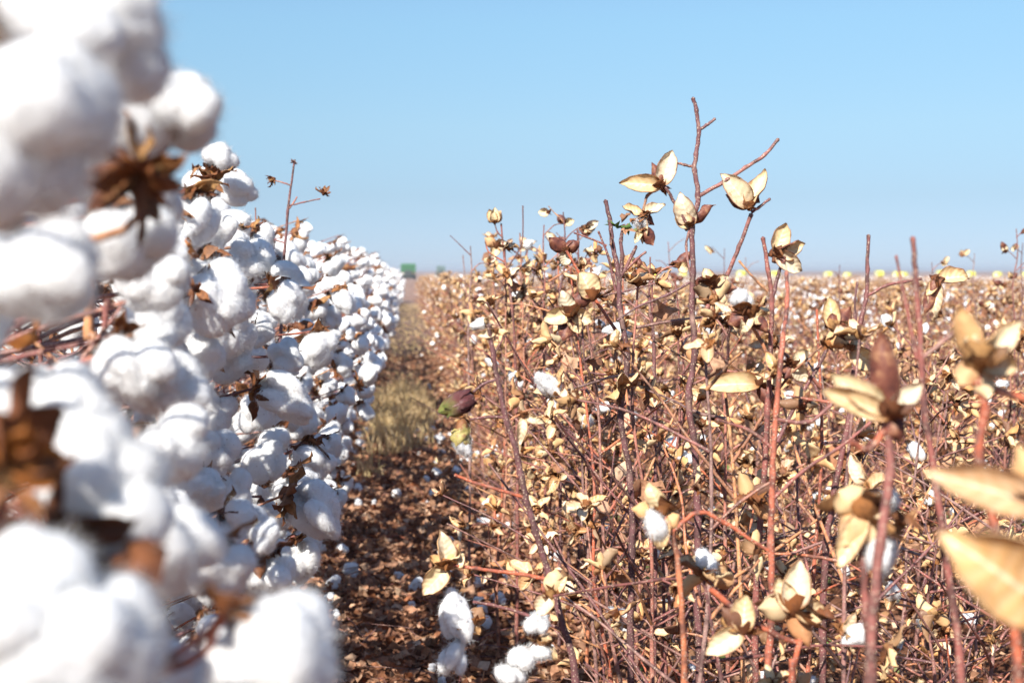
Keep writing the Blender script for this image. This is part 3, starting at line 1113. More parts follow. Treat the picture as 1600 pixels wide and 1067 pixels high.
# ------------------------------------------------------------------ geometry-node scatter for what is past counting
def scatter(name, pts, rots, scales, idx, datas, label, sub=None):
    me = bpy.data.meshes.new(name)
    me.vertices.add(len(pts))
    me.vertices.foreach_set('co', np.asarray(pts, dtype=np.float32).ravel())
    for nm, ty, arr, key in (('rot', 'FLOAT_VECTOR', rots, 'vector'), ('scl', 'FLOAT', scales, 'value'), ('idx', 'INT', idx, 'value')):
        at = me.attributes.new(nm, ty, 'POINT')
        at.data.foreach_set(key, np.asarray(arr, dtype=(np.int32 if ty == 'INT' else np.float32)).ravel())
    o = link(name, me)
    ng = bpy.data.node_groups.new(name + '_nodes', 'GeometryNodeTree')
    ng.interface.new_socket('Geometry', in_out='INPUT', socket_type='NodeSocketGeometry')
    ng.interface.new_socket('Geometry', in_out='OUTPUT', socket_type='NodeSocketGeometry')
    gi, go = ng.nodes.new('NodeGroupInput'), ng.nodes.new('NodeGroupOutput')
    join = ng.nodes.new('GeometryNodeJoinGeometry')

    def named(nm, ty):
        x = ng.nodes.new('GeometryNodeInputNamedAttribute')
        x.data_type = ty
        x.inputs['Name'].default_value = nm
        return [q for q in x.outputs if q.enabled and q.name == 'Attribute'][0]
    for k_, d in enumerate(datas):
        src = bpy.data.objects.new(name + '_source', d)
        oi = ng.nodes.new('GeometryNodeObjectInfo')
        oi.inputs['Object'].default_value = src
        iop = ng.nodes.new('GeometryNodeInstanceOnPoints')
        cmp_ = ng.nodes.new('FunctionNodeCompare')
        cmp_.data_type = 'INT'
        cmp_.operation = 'EQUAL'
        a_, b_ = [q for q in cmp_.inputs if q.enabled][:2]
        ng.links.new(named('idx', 'INT'), a_)
        b_.default_value = k_
        ng.links.new(cmp_.outputs[0], iop.inputs['Selection'])
        ng.links.new(gi.outputs[0], iop.inputs['Points'])
        ng.links.new(oi.outputs['Geometry'], iop.inputs['Instance'])
        ng.links.new(named('rot', 'FLOAT_VECTOR'), iop.inputs['Rotation'])
        ng.links.new(named('scl', 'FLOAT'), iop.inputs['Scale'])
        ng.links.new(iop.outputs[0], join.inputs[0])
    ng.links.new(join.outputs[0], go.inputs[0])
    md = o.modifiers.new('scatter', 'NODES')
    md.node_group = ng
    return tag(o, label, None, None, 'stuff')


# ------------------------------------------------------------------ stripped plants of the right-hand field
def husk_specs(r):
    n = r.choice((3, 4, 4, 4, 5))
    a0 = r.uniform(0, 6.28)
    op = r.uniform(0.55, 1.35)
    return [(r.randrange(10), a0 + 6.283 * i / n + r.uniform(-.25, .25), op + r.uniform(-.35, .35), r.uniform(0.78, 1.1), r.uniform(-.4, .4)) for i in range(n)]


def gen_stripped(r, H, nb=9, spread=0.34):
    base = Vector((0, 0, 0))
    lean = Vector((r.uniform(-.09, .09), r.uniform(-.09, .09), 0))
    stem = [Vector((0, 0, -.03))]
    for i in range(1, 6):
        t = i / 5
        stem.append(Vector((0, 0, H * t)) + lean * t + Vector((r.uniform(-.010, .010), r.uniform(-.010, .010), 0)))
    br, hk, lv = [], [], []
    az = r.uniform(0, 6.28)
    for i in range(nb):
        az += 2.4 + r.uniform(-.5, .5)
        t = (i + r.uniform(.2, 1.1)) / (nb + .6)
        t = .12 + .86 * t
        t = min(t, .98)
        f = t * 5
        j = min(int(f), 4)
        s0 = stem[j].lerp(stem[j + 1], f - j)
        L = r.uniform(.10, spread) * (1.05 - .55 * t)
        el = r.uniform(.15, .95)
        d = Vector((math.cos(az) * math.cos(el), math.sin(az) * math.cos(el), math.sin(el)))
        pts = [s0]
        nseg = 3
        p = s0
        side = d.cross(Vector((0, 0, 1))).normalized()
        for q in range(nseg):
            d = (d + Vector((0, 0, r.uniform(-.22, .10))) + side * (.16 if q % 2 else -.16)).normalized()
            p = p + d * (L / nseg)
            pts.append(p)
            if q < nseg - 1 and r.random() < .42:
                ax = (side * (1 if q % 2 else -1) * r.uniform(.3, 1) + Vector((0, 0, r.uniform(-.5, .9))) + rv(r, .3)).normalized()
                st = r.uniform(.012, .04)
                hk.append((p + ax * st, ax, r.uniform(.6, .95), p))
        br.append((pts, r.random()))
        if r.random() < .58:
            ax = (d + rv(r, .6) + Vector((0, 0, r.uniform(-.4, .5)))).normalized()
            hk.append((p, ax, r.uniform(.65, 1.0), None))
        if r.random() < .25:
            lv.append((pts[1] + rv(r, .01), rv(r, 1).normalized(), r.uniform(.6, 1.2)))
    for _ in range(6):                       # long straight side shoots, bare to the tip
        t = r.uniform(.05, .7) * 5
        j = min(int(t), 4)
        s0 = stem[j].lerp(stem[j + 1], t - j)
        a_, el, L = r.uniform(0, 6.28), r.uniform(.3, 1.15), r.uniform(.16, .42)
        d = Vector((math.cos(a_) * math.cos(el), math.sin(a_) * math.cos(el), math.sin(el)))
        if (s0 + d * L).z < H * 1.02:
            br.append(([s0, s0 + d * L * .5 + rv(r, .008), s0 + d * L + rv(r, .012)], r.choice((r.uniform(.6, .92), r.uniform(0, 1)))))
    if r.random() < .5:
        hk.append((stem[-1], (Vector((0, 0, 1)) + rv(r, .5)).normalized(), .9, None))
    return stem, br, hk, lv


LEAF_ME = []
LEAF_MB = []
for i in range(6):
    b = MB(); leaf(b, 500 + i, .045, .45, 3, 0, rng.random(), rings=3, seg=12)
    LEAF_MB.append(b); LEAF_ME.append(b.mesh('dry_leaf', [M_LEAF]))
LINT_SHRED = [lint(600 + i, 4, .36 + .05 * (i % 2), .5 + .4 * (i % 3), fuzz=1000).mesh('lint', [M_LINT]) for i in range(4)]


def add_husk(plant, bl, pos, ax, s, r, specs=None, withlint=None):
    mt = Matrix.Translation(-bl) @ frame_for(pos, ax, s, r.uniform(0, 6.28))
    o = link('husk', r.choice(CALYX_ME), plant, mt)
    for k_, ph, th, sc_, tw in (specs or husk_specs(r)):
        link('carpel', CARP_ME[k_], o, rzry(ph, th, sc_, tw, .004))
    if (withlint if withlint is not None else r.random() < .10):
        link('lint', r.choice(LINT_SHRED), o)
    return o


def husk_joined(seed, lo=True):
    r = random.Random(seed)
    b = MB()
    for k_, ph, th, sc_, tw in husk_specs(r):
        b.add_mb((CARP_LO if lo else CARP)[k_ % (8 if lo else 10)], rzry(ph, th, sc_, tw, .004), r.random())
    c = calyx_mb(seed + 40, 3)
    b.add_mb(c, None, r.random(), remap=[2])
    if seed % 9 == 0:
        b.add_mb(LINT_LO[seed % 6], Matrix.Scale(.5, 4), remap=[3])
    return b


HUSK_J = [husk_joined(i + 1) for i in range(18)]
HUSK_ME = [b.mesh('husk', [M_IN, M_OUT, M_BURR, M_LINT]) for b in HUSK_J]


def build_stripped(r, loc, H, tier, nb=12, spread=.34, accept=None):
    stem, br, hk, lv = gen_stripped(r, H, nb, spread)
    loc = Vector(loc)
    plant = empty('stripped_cotton_plant', loc)
    Z0 = Vector((0, 0, 0))
    mb = MB()
    twig(mb, stem, .0042, .0014, 8 if tier < 2 else 5, r.random(), 4, r)
    link('stem', mb.mesh('stem', [M_BARK]), plant)
    for pts, rn in br:
        if accept and not all(accept(loc + p) for p in pts):
            continue
        mb = MB()
        twig(mb, pts, .0023, .0011, 6 if tier < 2 else 4, rn, 4, r)
        link('branch', mb.mesh('branch', [M_BARK]), plant)
    for pos, ax, s, st in hk:
        if accept and not accept(loc + pos):
            continue
        if st is not None:
            mb = MB()
            twig(mb, [st, st.lerp(pos, .6) + rv(r, .003), pos], .0014, .0011, 5, r.random(), 3, r)
            link('stalk', mb.mesh('stalk', [M_BARK]), plant)
        if tier < 2:
            add_husk(plant, Z0, pos, ax, s, r)
        else:
            link('husk', r.choice(HUSK_ME), plant, frame_for(pos, ax, s, r.uniform(0, 6.28)))
    for p, ax, s in lv:
        if accept and not accept(loc + p):
            continue
        link('dry_leaf', r.choice(LEAF_ME), plant, frame_for(p, ax, s, 0))
    return plant


def joined_stripped(seed, H, nb=12):
    r = random.Random(seed)
    stem, br, hk, lv = gen_stripped(r, H, nb)
    b = MB()
    tube(b, stem, [.0048, .0043, .0038, .0032, .0025, .0017], 4, 0, r.random())
    for pts, rn in br:
        tube(b, pts, [.0023, .002, .0016, .0012][:len(pts)], 3, 0, rn)
    for pos, ax, s, st in hk:
        if st is not None:
            tube(b, [st, pos], .0013, 3, 0, r.random(), cap=False)
        b.add_mb(r.choice(HUSK_J), frame_for(pos, ax, s, r.uniform(0, 6.28)), r.random(), remap=[1, 2, 3, 4])
    for p, ax, s in lv:
        b.add_mb(r.choice(LEAF_MB), frame_for(p, ax, s, 0), r.random(), remap=[3])
    return b.mesh('stripped_cotton_plant', [M_BARK, M_IN, M_OUT, M_BURR, M_LINT])


# ------------------------------------------------------------------ the sharp plants of the right row, branch by branch
GR = 'stripped cotton plants of the right field'


class Hero:
    def __init__(s, label, d, stem, r0, r1, rnd):
        s.d = d
        pts = [P(x, y, q) for x, y, q in [(t if len(t) == 3 else (t[0], t[1], d)) for t in stem]]
        low = pts[-1]
        s.base = Vector((low.x, low.y, 0))
        if low.z > 0.02:
            pts.append(Vector((low.x + .004, low.y, low.z * .5)))
            pts.append(s.base - Vector((0, 0, .03)))
        s.o = tag(empty('stripped_cotton_plant', s.base), label, 'cotton plant', GR)
        s.r = random.Random(int(stem[0][0] * 7))
        mb = MB()
        twig(mb, [p - s.base for p in reversed(pts)], r0, r1, 10, 2 + rnd, 6, s.r)
        link('stem', mb.mesh('stem', [M_BARK]), s.o)

    outer = None
    inner = None
    tones = (.0, .15, .3, .45, .6, .75)

    def pt(s, t):
        return P(t[0], t[1], t[2] if len(t) == 3 else s.d)

    def branch(s, pts, r0=.0024, r1=.0015, rnd=.3):
        mb = MB()
        twig(mb, [s.pt(t) - s.base for t in pts], r0, r1, 8, 2 + rnd, 5, s.r)
        link('branch', mb.mesh('branch', [M_BARK]), s.o)

    def husk(s, at, carps, d=None, cal=1.0, axis=(0, 0, 1), lintp=None):
        """carps: (tip px, tip py, width px, 'in'/'out', towards-camera tilt, roll)"""
        d = d or s.d
        pos = P(at[0], at[1], d)
        hm = frame_for(pos - s.base, Vector(axis).normalized(), cal, s.r.uniform(0, 6.28))
        h_ = link('husk', s.r.choice(CALYX_ME), s.o, hm)
        inv = hm.inverted()
        for c in carps:
            tx, ty, wpx, face = c[:4]
            tilt = c[4] if len(c) > 4 else 0.0
            roll = c[5] if len(c) > 5 else 0.0
            bx, by = (c[6], c[7]) if len(c) > 7 else at
            a_ = P(bx, by, d)
            t_ = P(tx, ty, d)
            view = (a_ - Vector((0, 0, CAMZ))).normalized()
            dirv = t_ - a_
            L = dirv.length
            dirv = (dirv - view * L * tilt)
            L = dirv.length
            z = dirv.normalized()
            x = view if face == 'in' else -view
            x = (x - z * x.dot(z)).normalized()
            yv = z.cross(x)
            rot = Matrix((x, yv, z)).transposed().to_4x4() @ Matrix.Rotation(roll, 4, 'Z')
            b = MB()
            W = wpx * d / FPX * 1.08
            carpel(b, int(tx * 3 + ty), L=L * 1.04, W=W * 1.08, cup=c[8] if len(c) > 8 else 1.35, bend=(.35 if face == 'in' else -.2), nu=15, nv=11,
                   twist=s.r.uniform(-.2, .2), thick=.0014, rnd=2 + s.r.choice(s.tones) + .12 * s.r.random() + (0.0))
            link('carpel', b.mesh('carpel', [s.inner or M_INH, s.outer or M_OUTH]), h_, inv @ (Matrix.Translation(a_ - s.base) @ rot))
        if lintp:
            for (lx, ly, sz, el) in lintp:
                b = lint(int(lx + ly), 4, sz, el, fuzz=1600)
                link('lint', b.mesh('lint', [M_LINT]), h_, inv @ Matrix.Translation(P(lx, ly, d) - s.base - Vector((0, 0, .02 * sz))))
        return h_


# tallest plant
A = Hero('tallest stripped cotton plant, bare purple-brown stem rising highest against the sky', 1.70,
         [(1083, 154), (1088, 172), (1092, 205), (1088, 242), (1085, 267), (1091, 306), (1081, 360), (1083, 427), (1081, 478), (1086, 550),
          (1076, 620), (1085, 700), (1090, 800), (1090, 940), (1095, 1067)], .0056, .0022, .05)
A.branch([(1092, 203), (1104, 196), (1117, 186)], .0022, .0016, .0)
A.branch([(1086, 262), (1070, 258), (1053, 254)], .0018, .0014, .6)
A.branch([(1093, 306), (1130, 285), (1165, 262), (1195, 242), (1216, 218)], .0026, .0019, .35)
A.branch([(1080, 361), (1060, 327), (1040, 293), (1034, 288)], .0023, .0018, .1)
A.branch([(1079, 352), (1072, 385), (1078, 425)], .0018, .0013, .4)
A.branch([(1092, 520), (1108, 475), (1135, 432), (1155, 385), (1174, 335)], .0028, .0024, .32)
A.branch([(1174, 332), (1186, 324), (1203, 311)], .0020, .0015, .1)
A.branch([(1081, 440), (1040, 462), (1000, 478), (965, 500)], .0018, .0013, .0)
A.branch([(1083, 600), (1130, 580), (1165, 585)], .0018, .0014, .6)
A.husk((1033, 291), [(1050, 236, 27, 'in', .05), (973, 284, 25, 'in', .1, 0.2), (1019, 254, 15, 'out', -.2)], cal=.8)
A.husk((1003, 336), [(974, 321, 14, 'in', .2, .6), (1037, 318, 16, 'in', .2, -.5), (1004, 379, 15, 'in', .1), (1022, 352, 14, 'out', -.1)], cal=.8, axis=(0, -.4, -.9))
A.branch([(1032, 294), (1012, 306), (1004, 334)], .0020, .0016, .85)
A.husk((1003, 355), [(1020, 383, 20, 'out', .1), (992, 380, 10, 'in', .1)], cal=.5, axis=(0, 0, -1), lintp=[(1001, 352, .2, .2)])
A.husk((1080, 354), [(1062, 304, 30, 'in', .15, -.15), (1116, 321, 17, 'out', .1, .9), (1056, 335, 22, 'in', -.15)], cal=.7)
A.husk((1171, 324), [(1131, 273, 32, 'in', .1, .25), (1195, 266, 24, 'in', .05, -.5), (1135, 305, 20, 'out', -.15), (1180, 290, 16, 'out', -.4)], cal=.95)
A.husk((1186, 600), [(1100, 600, 30, 'in', .2, .3), (1235, 585, 20, 'in', .1), (1210, 640, 20, 'out', .1)], cal=.9, d=1.65)

B = Hero('stripped cotton plant with twin dark stems and a wilted green leaf cluster at its top', 1.80,
         [(946, 314), (953, 347), (957, 382), (967, 433), (968, 478), (980, 560), (970, 650), (985, 750), (988, 860), (985, 1000)], .0052, .0026, .0)
B.branch([(968, 440), (972, 400), (970, 375), (975, 352)], .003, .002, .0)
B.branch([(970, 432), (990, 395), (994, 385)], .0026, .0018, .1)
B.branch([(975, 425), (995, 405), (1009, 394)], .002, .0015, .2)
B.branch([(962, 455), (950, 400), (935, 362)], .0017, .0013, .1)
B.branch([(948, 384), (920, 372), (897, 364)], .0014, .001, .2)
B.husk((925, 465), [(908, 425, 34, 'in', .1, .2), (930, 430, 20, 'out', -.1), (890, 470, 22, 'out', .1)], cal=1.1, d=1.75)
B.husk((892, 490), [(878, 455, 24, 'in', .1), (925, 500, 24, 'in', .1), (850, 500, 24, 'in', .1), (880, 530, 26, 'out', .3), (905, 520, 20, 'in', .2)], cal=1.3, d=1.7)
B.husk((885, 392), [(858, 372, 20, 'out', .1), (905, 378, 18, 'out', .1), (882, 415, 18, 'in', .1)], cal=.7, d=1.9)
B.branch([(885, 392), (925, 460), (965, 520)], .0018, .0022, .7)
for i, (x, y_, s_) in enumerate([(955, 352, .9), (968, 358, 1.0), (980, 362, .8), (962, 374, .8), (990, 356, .7), (975, 345, .6)]):
    b = MB(); leaf(b, 900 + i, .022, .5, 5, 0, .3 * i, rings=3, seg=12)
    link('wilted_leaf', b.mesh('wilted_leaf', [M_GREEN if i % 2 == 0 else M_LEAF]), B.o,
         frame_for(P(x, y_, 1.8) - B.base, Vector((hr.uniform(-1, 1), hr.uniform(-1, 0), hr.uniform(-1, 1))).normalized(), s_, hr.uniform(0, 6)))

Cc = Hero('leaning stripped cotton plant holding a closed green-purple boll over the bare path', 1.50,
          [(764, 508), (770, 551), (781, 611), (792, 660), (804, 694), (815, 742), (824, 787), (837, 829), (860, 905), (880, 980), (900, 1067)], .0046, .0026, .03)
Cc.branch([(778, 592), (755, 600), (740, 612)], .0016, .0013, .0)
Cc.branch([(790, 653), (765, 651), (735, 655)], .0017, .0014, .1)
Cc.branch([(822, 778), (780, 765), (745, 755), (711, 742)], .0019, .0015, .7)
Cc.branch([(858, 905), (800, 895), (745, 888), (705, 882)], .0024, .0017, .7)
Cc.branch([(880, 985), (820, 960), (770, 945), (740, 940)], .002, .0015, .1)
Cc.branch([(770, 556), (780, 540), (788, 526)], .0014, .001, .1)
Cc.branch([(792, 660), (810, 648), (830, 640), (850, 642)], .0015, .001, .8)
Cc.outer = M_OUT
Cc.husk((775, 519), [(747, 524, 12, 'in', .1), (796, 518, 8, 'out', .1)], cal=.4)
Cc.husk((700, 885), [(692, 832, 26, 'in', .15, .4), (662, 928, 30, 'in', .1), (715, 850, 20, 'out', .1), (726, 866, 18, 'in', .0, .5), (672, 868, 14, 'out', .2)], cal=1.0)
Cc.husk((735, 975), [(712, 968, 26, 'in', .2), (752, 950, 26, 'out', .1), (750, 990, 18, 'out', .1)], cal=1.2, lintp=[(714, 985, .46, 1.1), (706, 1040, .40, .7)])
Cc.husk((850, 1010), [(858, 990, 16, 'out', .2), (870, 1030, 18, 'out', .1)], cal=1.0, lintp=[(815, 1032, .46, .1), (846, 1024, .36, .1), (798, 1060, .42, .1), (836, 978, .40, .1)])
Cc.husk((862, 930), [(870, 890, 30, 'out', .1), (840, 960, 26, 'in', .1, .3), (885, 900, 14, 'in', .2)], cal=.8, d=1.45)
Cc.husk((818, 650), [(812, 695, 14, 'in', .1), (850, 660, 12, 'in', .1)], cal=.6)

# closed green boll: skin + bracts
def lathe_boll(L, Rm, nu=16, nv=22, ridge=.08, seed=1):
    b = MB()
    V, U, W_ = [], [], []
    for i in range(nu + 1):
        u = i / nu
        q = Rm * math.sin(math.pi * u ** .85) ** .75 * (1 if u < .9 else 1)
        for j in range(nv):
            a_ = 2 * math.pi * j / nv
            rr = q * (1 + ridge * math.cos(4 * a_)) + .0003
            V.append((rr * math.cos(a_), rr * math.sin(a_), L * u)); U.append(u); W_.append(j / nv)
    F = [(i * nv + j, i * nv + (j + 1) % nv, (i + 1) * nv + (j + 1) % nv, (i + 1) * nv + j) for i in range(nu) for j in range(nv)]
    b.add(V, F, 0, .5, U, W_)
    return b


def along(frm, to, d, base, roll=0.0):
    a_, t_ = P(frm[0], frm[1], d), P(to[0], to[1], d)
    return frame_for(a_ - base, (t_ - a_).normalized(), 1.0, roll), (t_ - a_).length


mt, L = along((742, 620), (684, 644), 1.5, Cc.base)
gb = link('closed_boll', lathe_boll(L, .0115).mesh('closed_boll', [M_GBOLL]), Cc.o, mt)
gb['label'] = 'closed boll, green at its tip and purple at its base'
for i in range(5):
    b = MB()
    carpel(b, 700 + i, L=L * (.86 - .08 * (i % 2)), W=.021, cup=.75, bend=-.42, nu=11, nv=9, inner=0, outer=0, rnd=.2 * i)
    link('bract', b.mesh('bract', [M_GBOLL]), gb, rzry(i * 1.257 + .4, .16, 1, 0, .008))
mt, L = along((722, 660), (720, 716), 1.5, Cc.base)
ob = link('opening_boll', calyx_mb(777, 1, .005).mesh('opening_boll', [M_BURR]), Cc.o, mt)
ob['label'] = 'boll just splitting, yellow-green valves over white lint'
for i in range(4):
    b = MB()
    carpel(b, 720 + i, L=L * .72, W=.020, cup=.9, bend=-.75, nu=11, nv=9, inner=0, outer=0, rnd=.2 * i)
    link('carpel', b.mesh('carpel', [M_YHUSK]), ob, rzry(i * 1.571 + .6, .50, 1, 0, .003))
link('lint', lint(731, 4, .27, .9, fuzz=1200).mesh('lint', [M_LINT]), ob, Matrix.Translation((0, 0, .012)))

D_ = Hero('stripped cotton plant with a smooth red stem right of the tallest plant', 1.38,
          [(1229, 425, 1.5), (1230, 470, 1.45), (1222, 540), (1213, 640), (1207, 740), (1205, 850), (1206, 960), (1200, 1067)], .0046, .0020, .66)
D_.branch([(1207, 700), (1170, 672), (1120, 655)], .002, .0014, .3)
D_.branch([(1213, 655), (1260, 660), (1290, 640), (1330, 600)], .0022, .0016, .35)
D_.branch([(1207, 780), (1255, 735), (1310, 700), (1360, 660)], .002, .0015, .3)

D2 = Hero('stripped cotton plant topped by a fan of four open brown husk valves', 1.62,
          [(1192, 372), (1200, 420), (1206, 470), (1203, 560), (1200, 640), (1190, 800), (1180, 950)], .0046, .0022, .3)
D2.branch([(1206, 470), (1216, 430), (1226, 400)], .0024, .0018, .0)
D2.branch([(1200, 455), (1183, 440), (1155, 408)], .0018, .0013, .85)
D2.husk((1212, 395), [(1228, 350, 26, 'in', .1, .2), (1258, 382, 24, 'in', .1, .5), (1252, 424, 26, 'in', .1), (1225, 410, 24, 'out', .2)], cal=.9, axis=(1, -.3, .1))
D2.husk((1113, 445), [(1100, 420, 18, 'in', .1), (1150, 450, 22, 'out', .1), (1085, 440, 20, 'out', .1), (1120, 482, 22, 'out', .1), (1138, 432, 16, 'in', .2)], cal=1.3, d=1.7)
D2.husk((1172, 490), [(1195, 500, 22, 'in', .1), (1140, 505, 26, 'out', .1), (1160, 520, 18, 'in', .2), (1200, 520, 20, 'out', .1)], cal=1.2, d=1.6, lintp=[(1158, 472, .34, .1)])
D2.branch([(1150, 480), (1175, 510), (1203, 560)], .0018, .0022, .8)

E = Hero('stripped cotton plant with one side shoot ending in a drooping pale husk', 1.60,
         [(1357, 368), (1355, 420), (1354, 462), (1345, 500), (1335, 570), (1330, 620), (1322, 680), (1305, 760), (1292, 850), (1285, 980)], .0048, .0020, .12)
E.branch([(1355, 462), (1385, 446), (1415, 440), (1440, 436)], .0019, .0015, .2)
E.branch([(1340, 440), (1336, 470), (1337, 500)], .0014, .0012, .0)
E.husk((1463, 437), [(1514, 430, 25, 'in', .1, -.5), (1461, 493, 22, 'in', .1, .2), (1446, 488, 18, 'out', .15), (1448, 462, 14, 'in', .2)], cal=.8, axis=(.6, -.3, -.5))
E.husk((1302, 512), [(1328, 480, 28, 'out', .1), (1296, 465, 24, 'in', .1), (1355, 520, 26, 'in', .2), (1300, 490, 18, 'out', .3)], cal=1.0, d=1.5)
E.branch([(1302, 512), (1285, 560), (1250, 620), (1215, 690)], .002, .0024, .1)
E.husk((1330, 545), [(1372, 575, 30, 'in', .15, .2), (1345, 530, 14, 'in', .1)], cal=.6, d=1.5)
E.husk((1240, 570), [(1262, 548, 20, 'in', .1), (1225, 590, 22, 'out', .1), (1260, 595, 22, 'in', .1)], cal=.9, d=1.6)

F_ = Hero('blurred red-stemmed stripped cotton plant close to the lens on the right', 1.02,
          [(1426, 372), (1432, 450), (1440, 560), (1444, 640), (1462, 750), (1476, 860), (1500, 1067)], .0036, .0018, .30)
F_.branch([(1432, 560), (1415, 470), (1400, 400)], .0018, .0010, .3)
F_.branch([(1440, 560), (1490, 520), (1520, 500)], .002, .0016, .55)
G = Hero('stripped cotton plant whose blurred husk lifts one tall dark maroon valve', .86,
         [(1388, 660), (1390, 740), (1375, 850), (1360, 1067)], .0040, .0026, .33)
G.husk((1388, 648), [(1376, 518, 42, 'out', .05), (1288, 612, 34, 'in', .15), (1300, 585, 38, 'in', -.1, .3), (1440, 600, 30, 'in', .1), (1410, 690, 30, 'out', .2)], cal=1.1)
G.branch([(1388, 655), (1360, 700), (1330, 690)], .0024, .002, .7)
Hh = Hero('stripped cotton plant with a blurred orange-brown husk by the right edge', .82,
          [(1540, 640), (1530, 720), (1560, 850), (1590, 1067)], .0036, .0026, .7)
Hh.outer = M_OUT
Hh.husk((1525, 565), [(1500, 480, 38, 'out', .1), (1598, 505, 34, 'in', .2, .3), (1592, 575, 34, 'in', .1), (1545, 620, 36, 'out', .2), (1500, 600, 36, 'out', .3), (1515, 520, 28, 'in', .3)], cal=1.4, lintp=None)
Hh.branch([(1540, 640), (1530, 600), (1525, 570)], .0026, .0024, .7)
Hh.branch([(1500, 590), (1560, 610), (1620, 630)], .0022, .002, .7)
I_ = Hero('stripped cotton plant with the largest cream valves, blurred against the right edge', .60,
          [(1640, 780), (1650, 900), (1660, 1067)], .0038, .0030, .6)
I_.outer = M_OUT
I_.inner = Hh.inner = M_IN
I_.tones = (.10, .48)
I_.husk((1625, 790), [(1466, 738, 62, 'in', .1, .15), (1590, 700, 50, 'out', -.1)], cal=1.0)
I_.husk((1640, 950), [(1492, 845, 115, 'in', .15, .1), (1600, 1010, 40, 'out', .1)], cal=1.2, d=.56)
J_ = Hero('stripped cotton plant with a hanging brown leaf over a blurred white tuft', .92,
          [(1352, 960), (1358, 1010), (1362, 1067)], .0034, .0026, .3)
J_.branch([(1352, 965), (1350, 900), (1345, 850), (1350, 820)], .0028, .0022, .3)
J_.outer = M_OUT
J_.husk((1350, 800), [(1310, 770, 50, 'out', .1), (1320, 850, 50, 'out', .15), (1375, 870, 40, 'out', .1), (1312, 885, 34, 'in', .2), (1390, 780, 36, 'in', .1)], cal=1.5, lintp=[(1370, 885, .30, .9), (1385, 785, .2, 0)])
K_ = Hero('stripped cotton plant with a tan and dark-brown folded husk in the middle of the tangle', 1.22,
          [(1250, 1000), (1240, 1040), (1238, 1067)], .0034, .0026, .7)
K_.outer = M_OUT
K_.husk((1240, 950), [(1250, 880, 40, 'in', .1), (1190, 950, 40, 'out', .1), (1290, 960, 36, 'in', .1), (1215, 905, 30, 'in', .1), (1265, 1010, 34, 'out', .1)], cal=1.5)
K_.branch([(1110, 920), (1160, 960), (1210, 990), (1250, 1005)], .0028, .0022, .7)
K_.husk((1160, 985), [(1105, 1020, 34, 'in', .1), (1165, 930, 34, 'in', .1), (1130, 950, 24, 'out', .1)], cal=1.0, d=1.2)
L_ = Hero('stripped cotton plant with a half-closed husk showing a white lint tongue', 1.25,
          [(1050, 830), (1062, 900), (1070, 1067)], .0034, .0022, .75)
L_.outer = M_OUT
L_.husk((1035, 800), [(1012, 755, 26, 'in', .1), (990, 795, 28, 'out', .1), (1060, 825, 34, 'out', .1), (1030, 860, 26, 'in', .1)], cal=1.0, lintp=[(1030, 840, .3, 1.2)])
L_.branch([(1050, 830), (1090, 800), (1130, 815), (1200, 860)], .0022, .0016, .7)
L_.branch([(1035, 800), (1045, 815), (1050, 832)], .0022, .002, .7)

M2 = Hero('thin stripped cotton plant lifting a small pale closed husk above its neighbours', 3.0,
          [(783, 350), (788, 400), (800, 480), (806, 600)], .0046, .0018, .3)
M2.branch([(786, 372), (777, 362), (773, 350)], .0016, .0013, .3)
M2.branch([(790, 410), (765, 395), (758, 378)], .0018, .0013, .7)
M2.branch([(792, 420), (815, 380), (817, 322)], .0018, .0013, .0)
M2.outer = M_OUT
M2.husk((773, 348), [(764, 328, 14, 'in', .1), (782, 330, 14, 'out', .1), (773, 326, 14, 'in', .3)], cal=.8)
M2.husk((775, 385), [(758, 372, 14, 'out', .1), (790, 378, 14, 'in', .1), (772, 400, 14, 'in', .1)], cal=1.0)

# thin bare tops that stand above the far canopy
for i_, (x_, y_, d_, near_) in enumerate(((880, 332, 3.0, 'above the rust-brown husk cluster'), (905, 358, 3.4, 'left of the twin dark stems'), (1016, 402, 2.3, 'right of the twin dark stems'),
                                         (1044, 378, 4.6, 'just left of the tallest stem'), (1132, 388, 5.2, 'right of the tallest stem'), (1165, 402, 5.6, 'left of the fan of husks'),
                                         (1312, 414, 4.8, 'left of the drooping pale husk'), (1456, 410, 5.0, 'above the blurred red stem'), (1523, 396, 5.0, 'right of the drooping pale husk'),
                                         (1588, 358, 4.0, 'at the right edge, tallest there'), (1598, 380, 4.4, 'at the right edge, behind the taller one'), (850, 352, 3.2, 'above the leaning dark stem'), (735, 385, 3.6, 'at the left end of the row'))):
    q = random.Random(1200 + i_)
    T_ = Hero('thin bare stripped stem rising over the horizon ' + near_, d_,
              [(x_, y_), (x_ + q.uniform(-3, 3), y_ + 40), (x_ + q.uniform(-6, 6), y_ + 90), (x_ + q.uniform(-8, 8), y_ + 150)], .0040, .0012, q.choice((0., .1, .3, .5)))
    for g_ in range(4):
        yb = y_ + 18 + 26 * g_ + q.uniform(-6, 6)
        sd2 = 1 if (g_ + i_) % 2 else -1
        L_px = q.uniform(14, 34) * 3.6 / d_
        T_.branch([(x_, yb), (x_ + sd2 * L_px * .5, yb - L_px * .5), (x_ + sd2 * L_px, yb - L_px * q.uniform(.5, 1.1))], .0016, .0009, q.random())
        if q.random() < .5:
            hx, hy = x_ + sd2 * L_px, yb - L_px * .6
            k_px = 22 * 3.0 / d_
            T_.husk((hx, hy), [(hx + q.uniform(-1, 1) * k_px, hy - q.uniform(-.2, 1) * k_px, k_px * .55, q.choice(('in', 'out')), .1) for _ in range(3)], cal=.7)

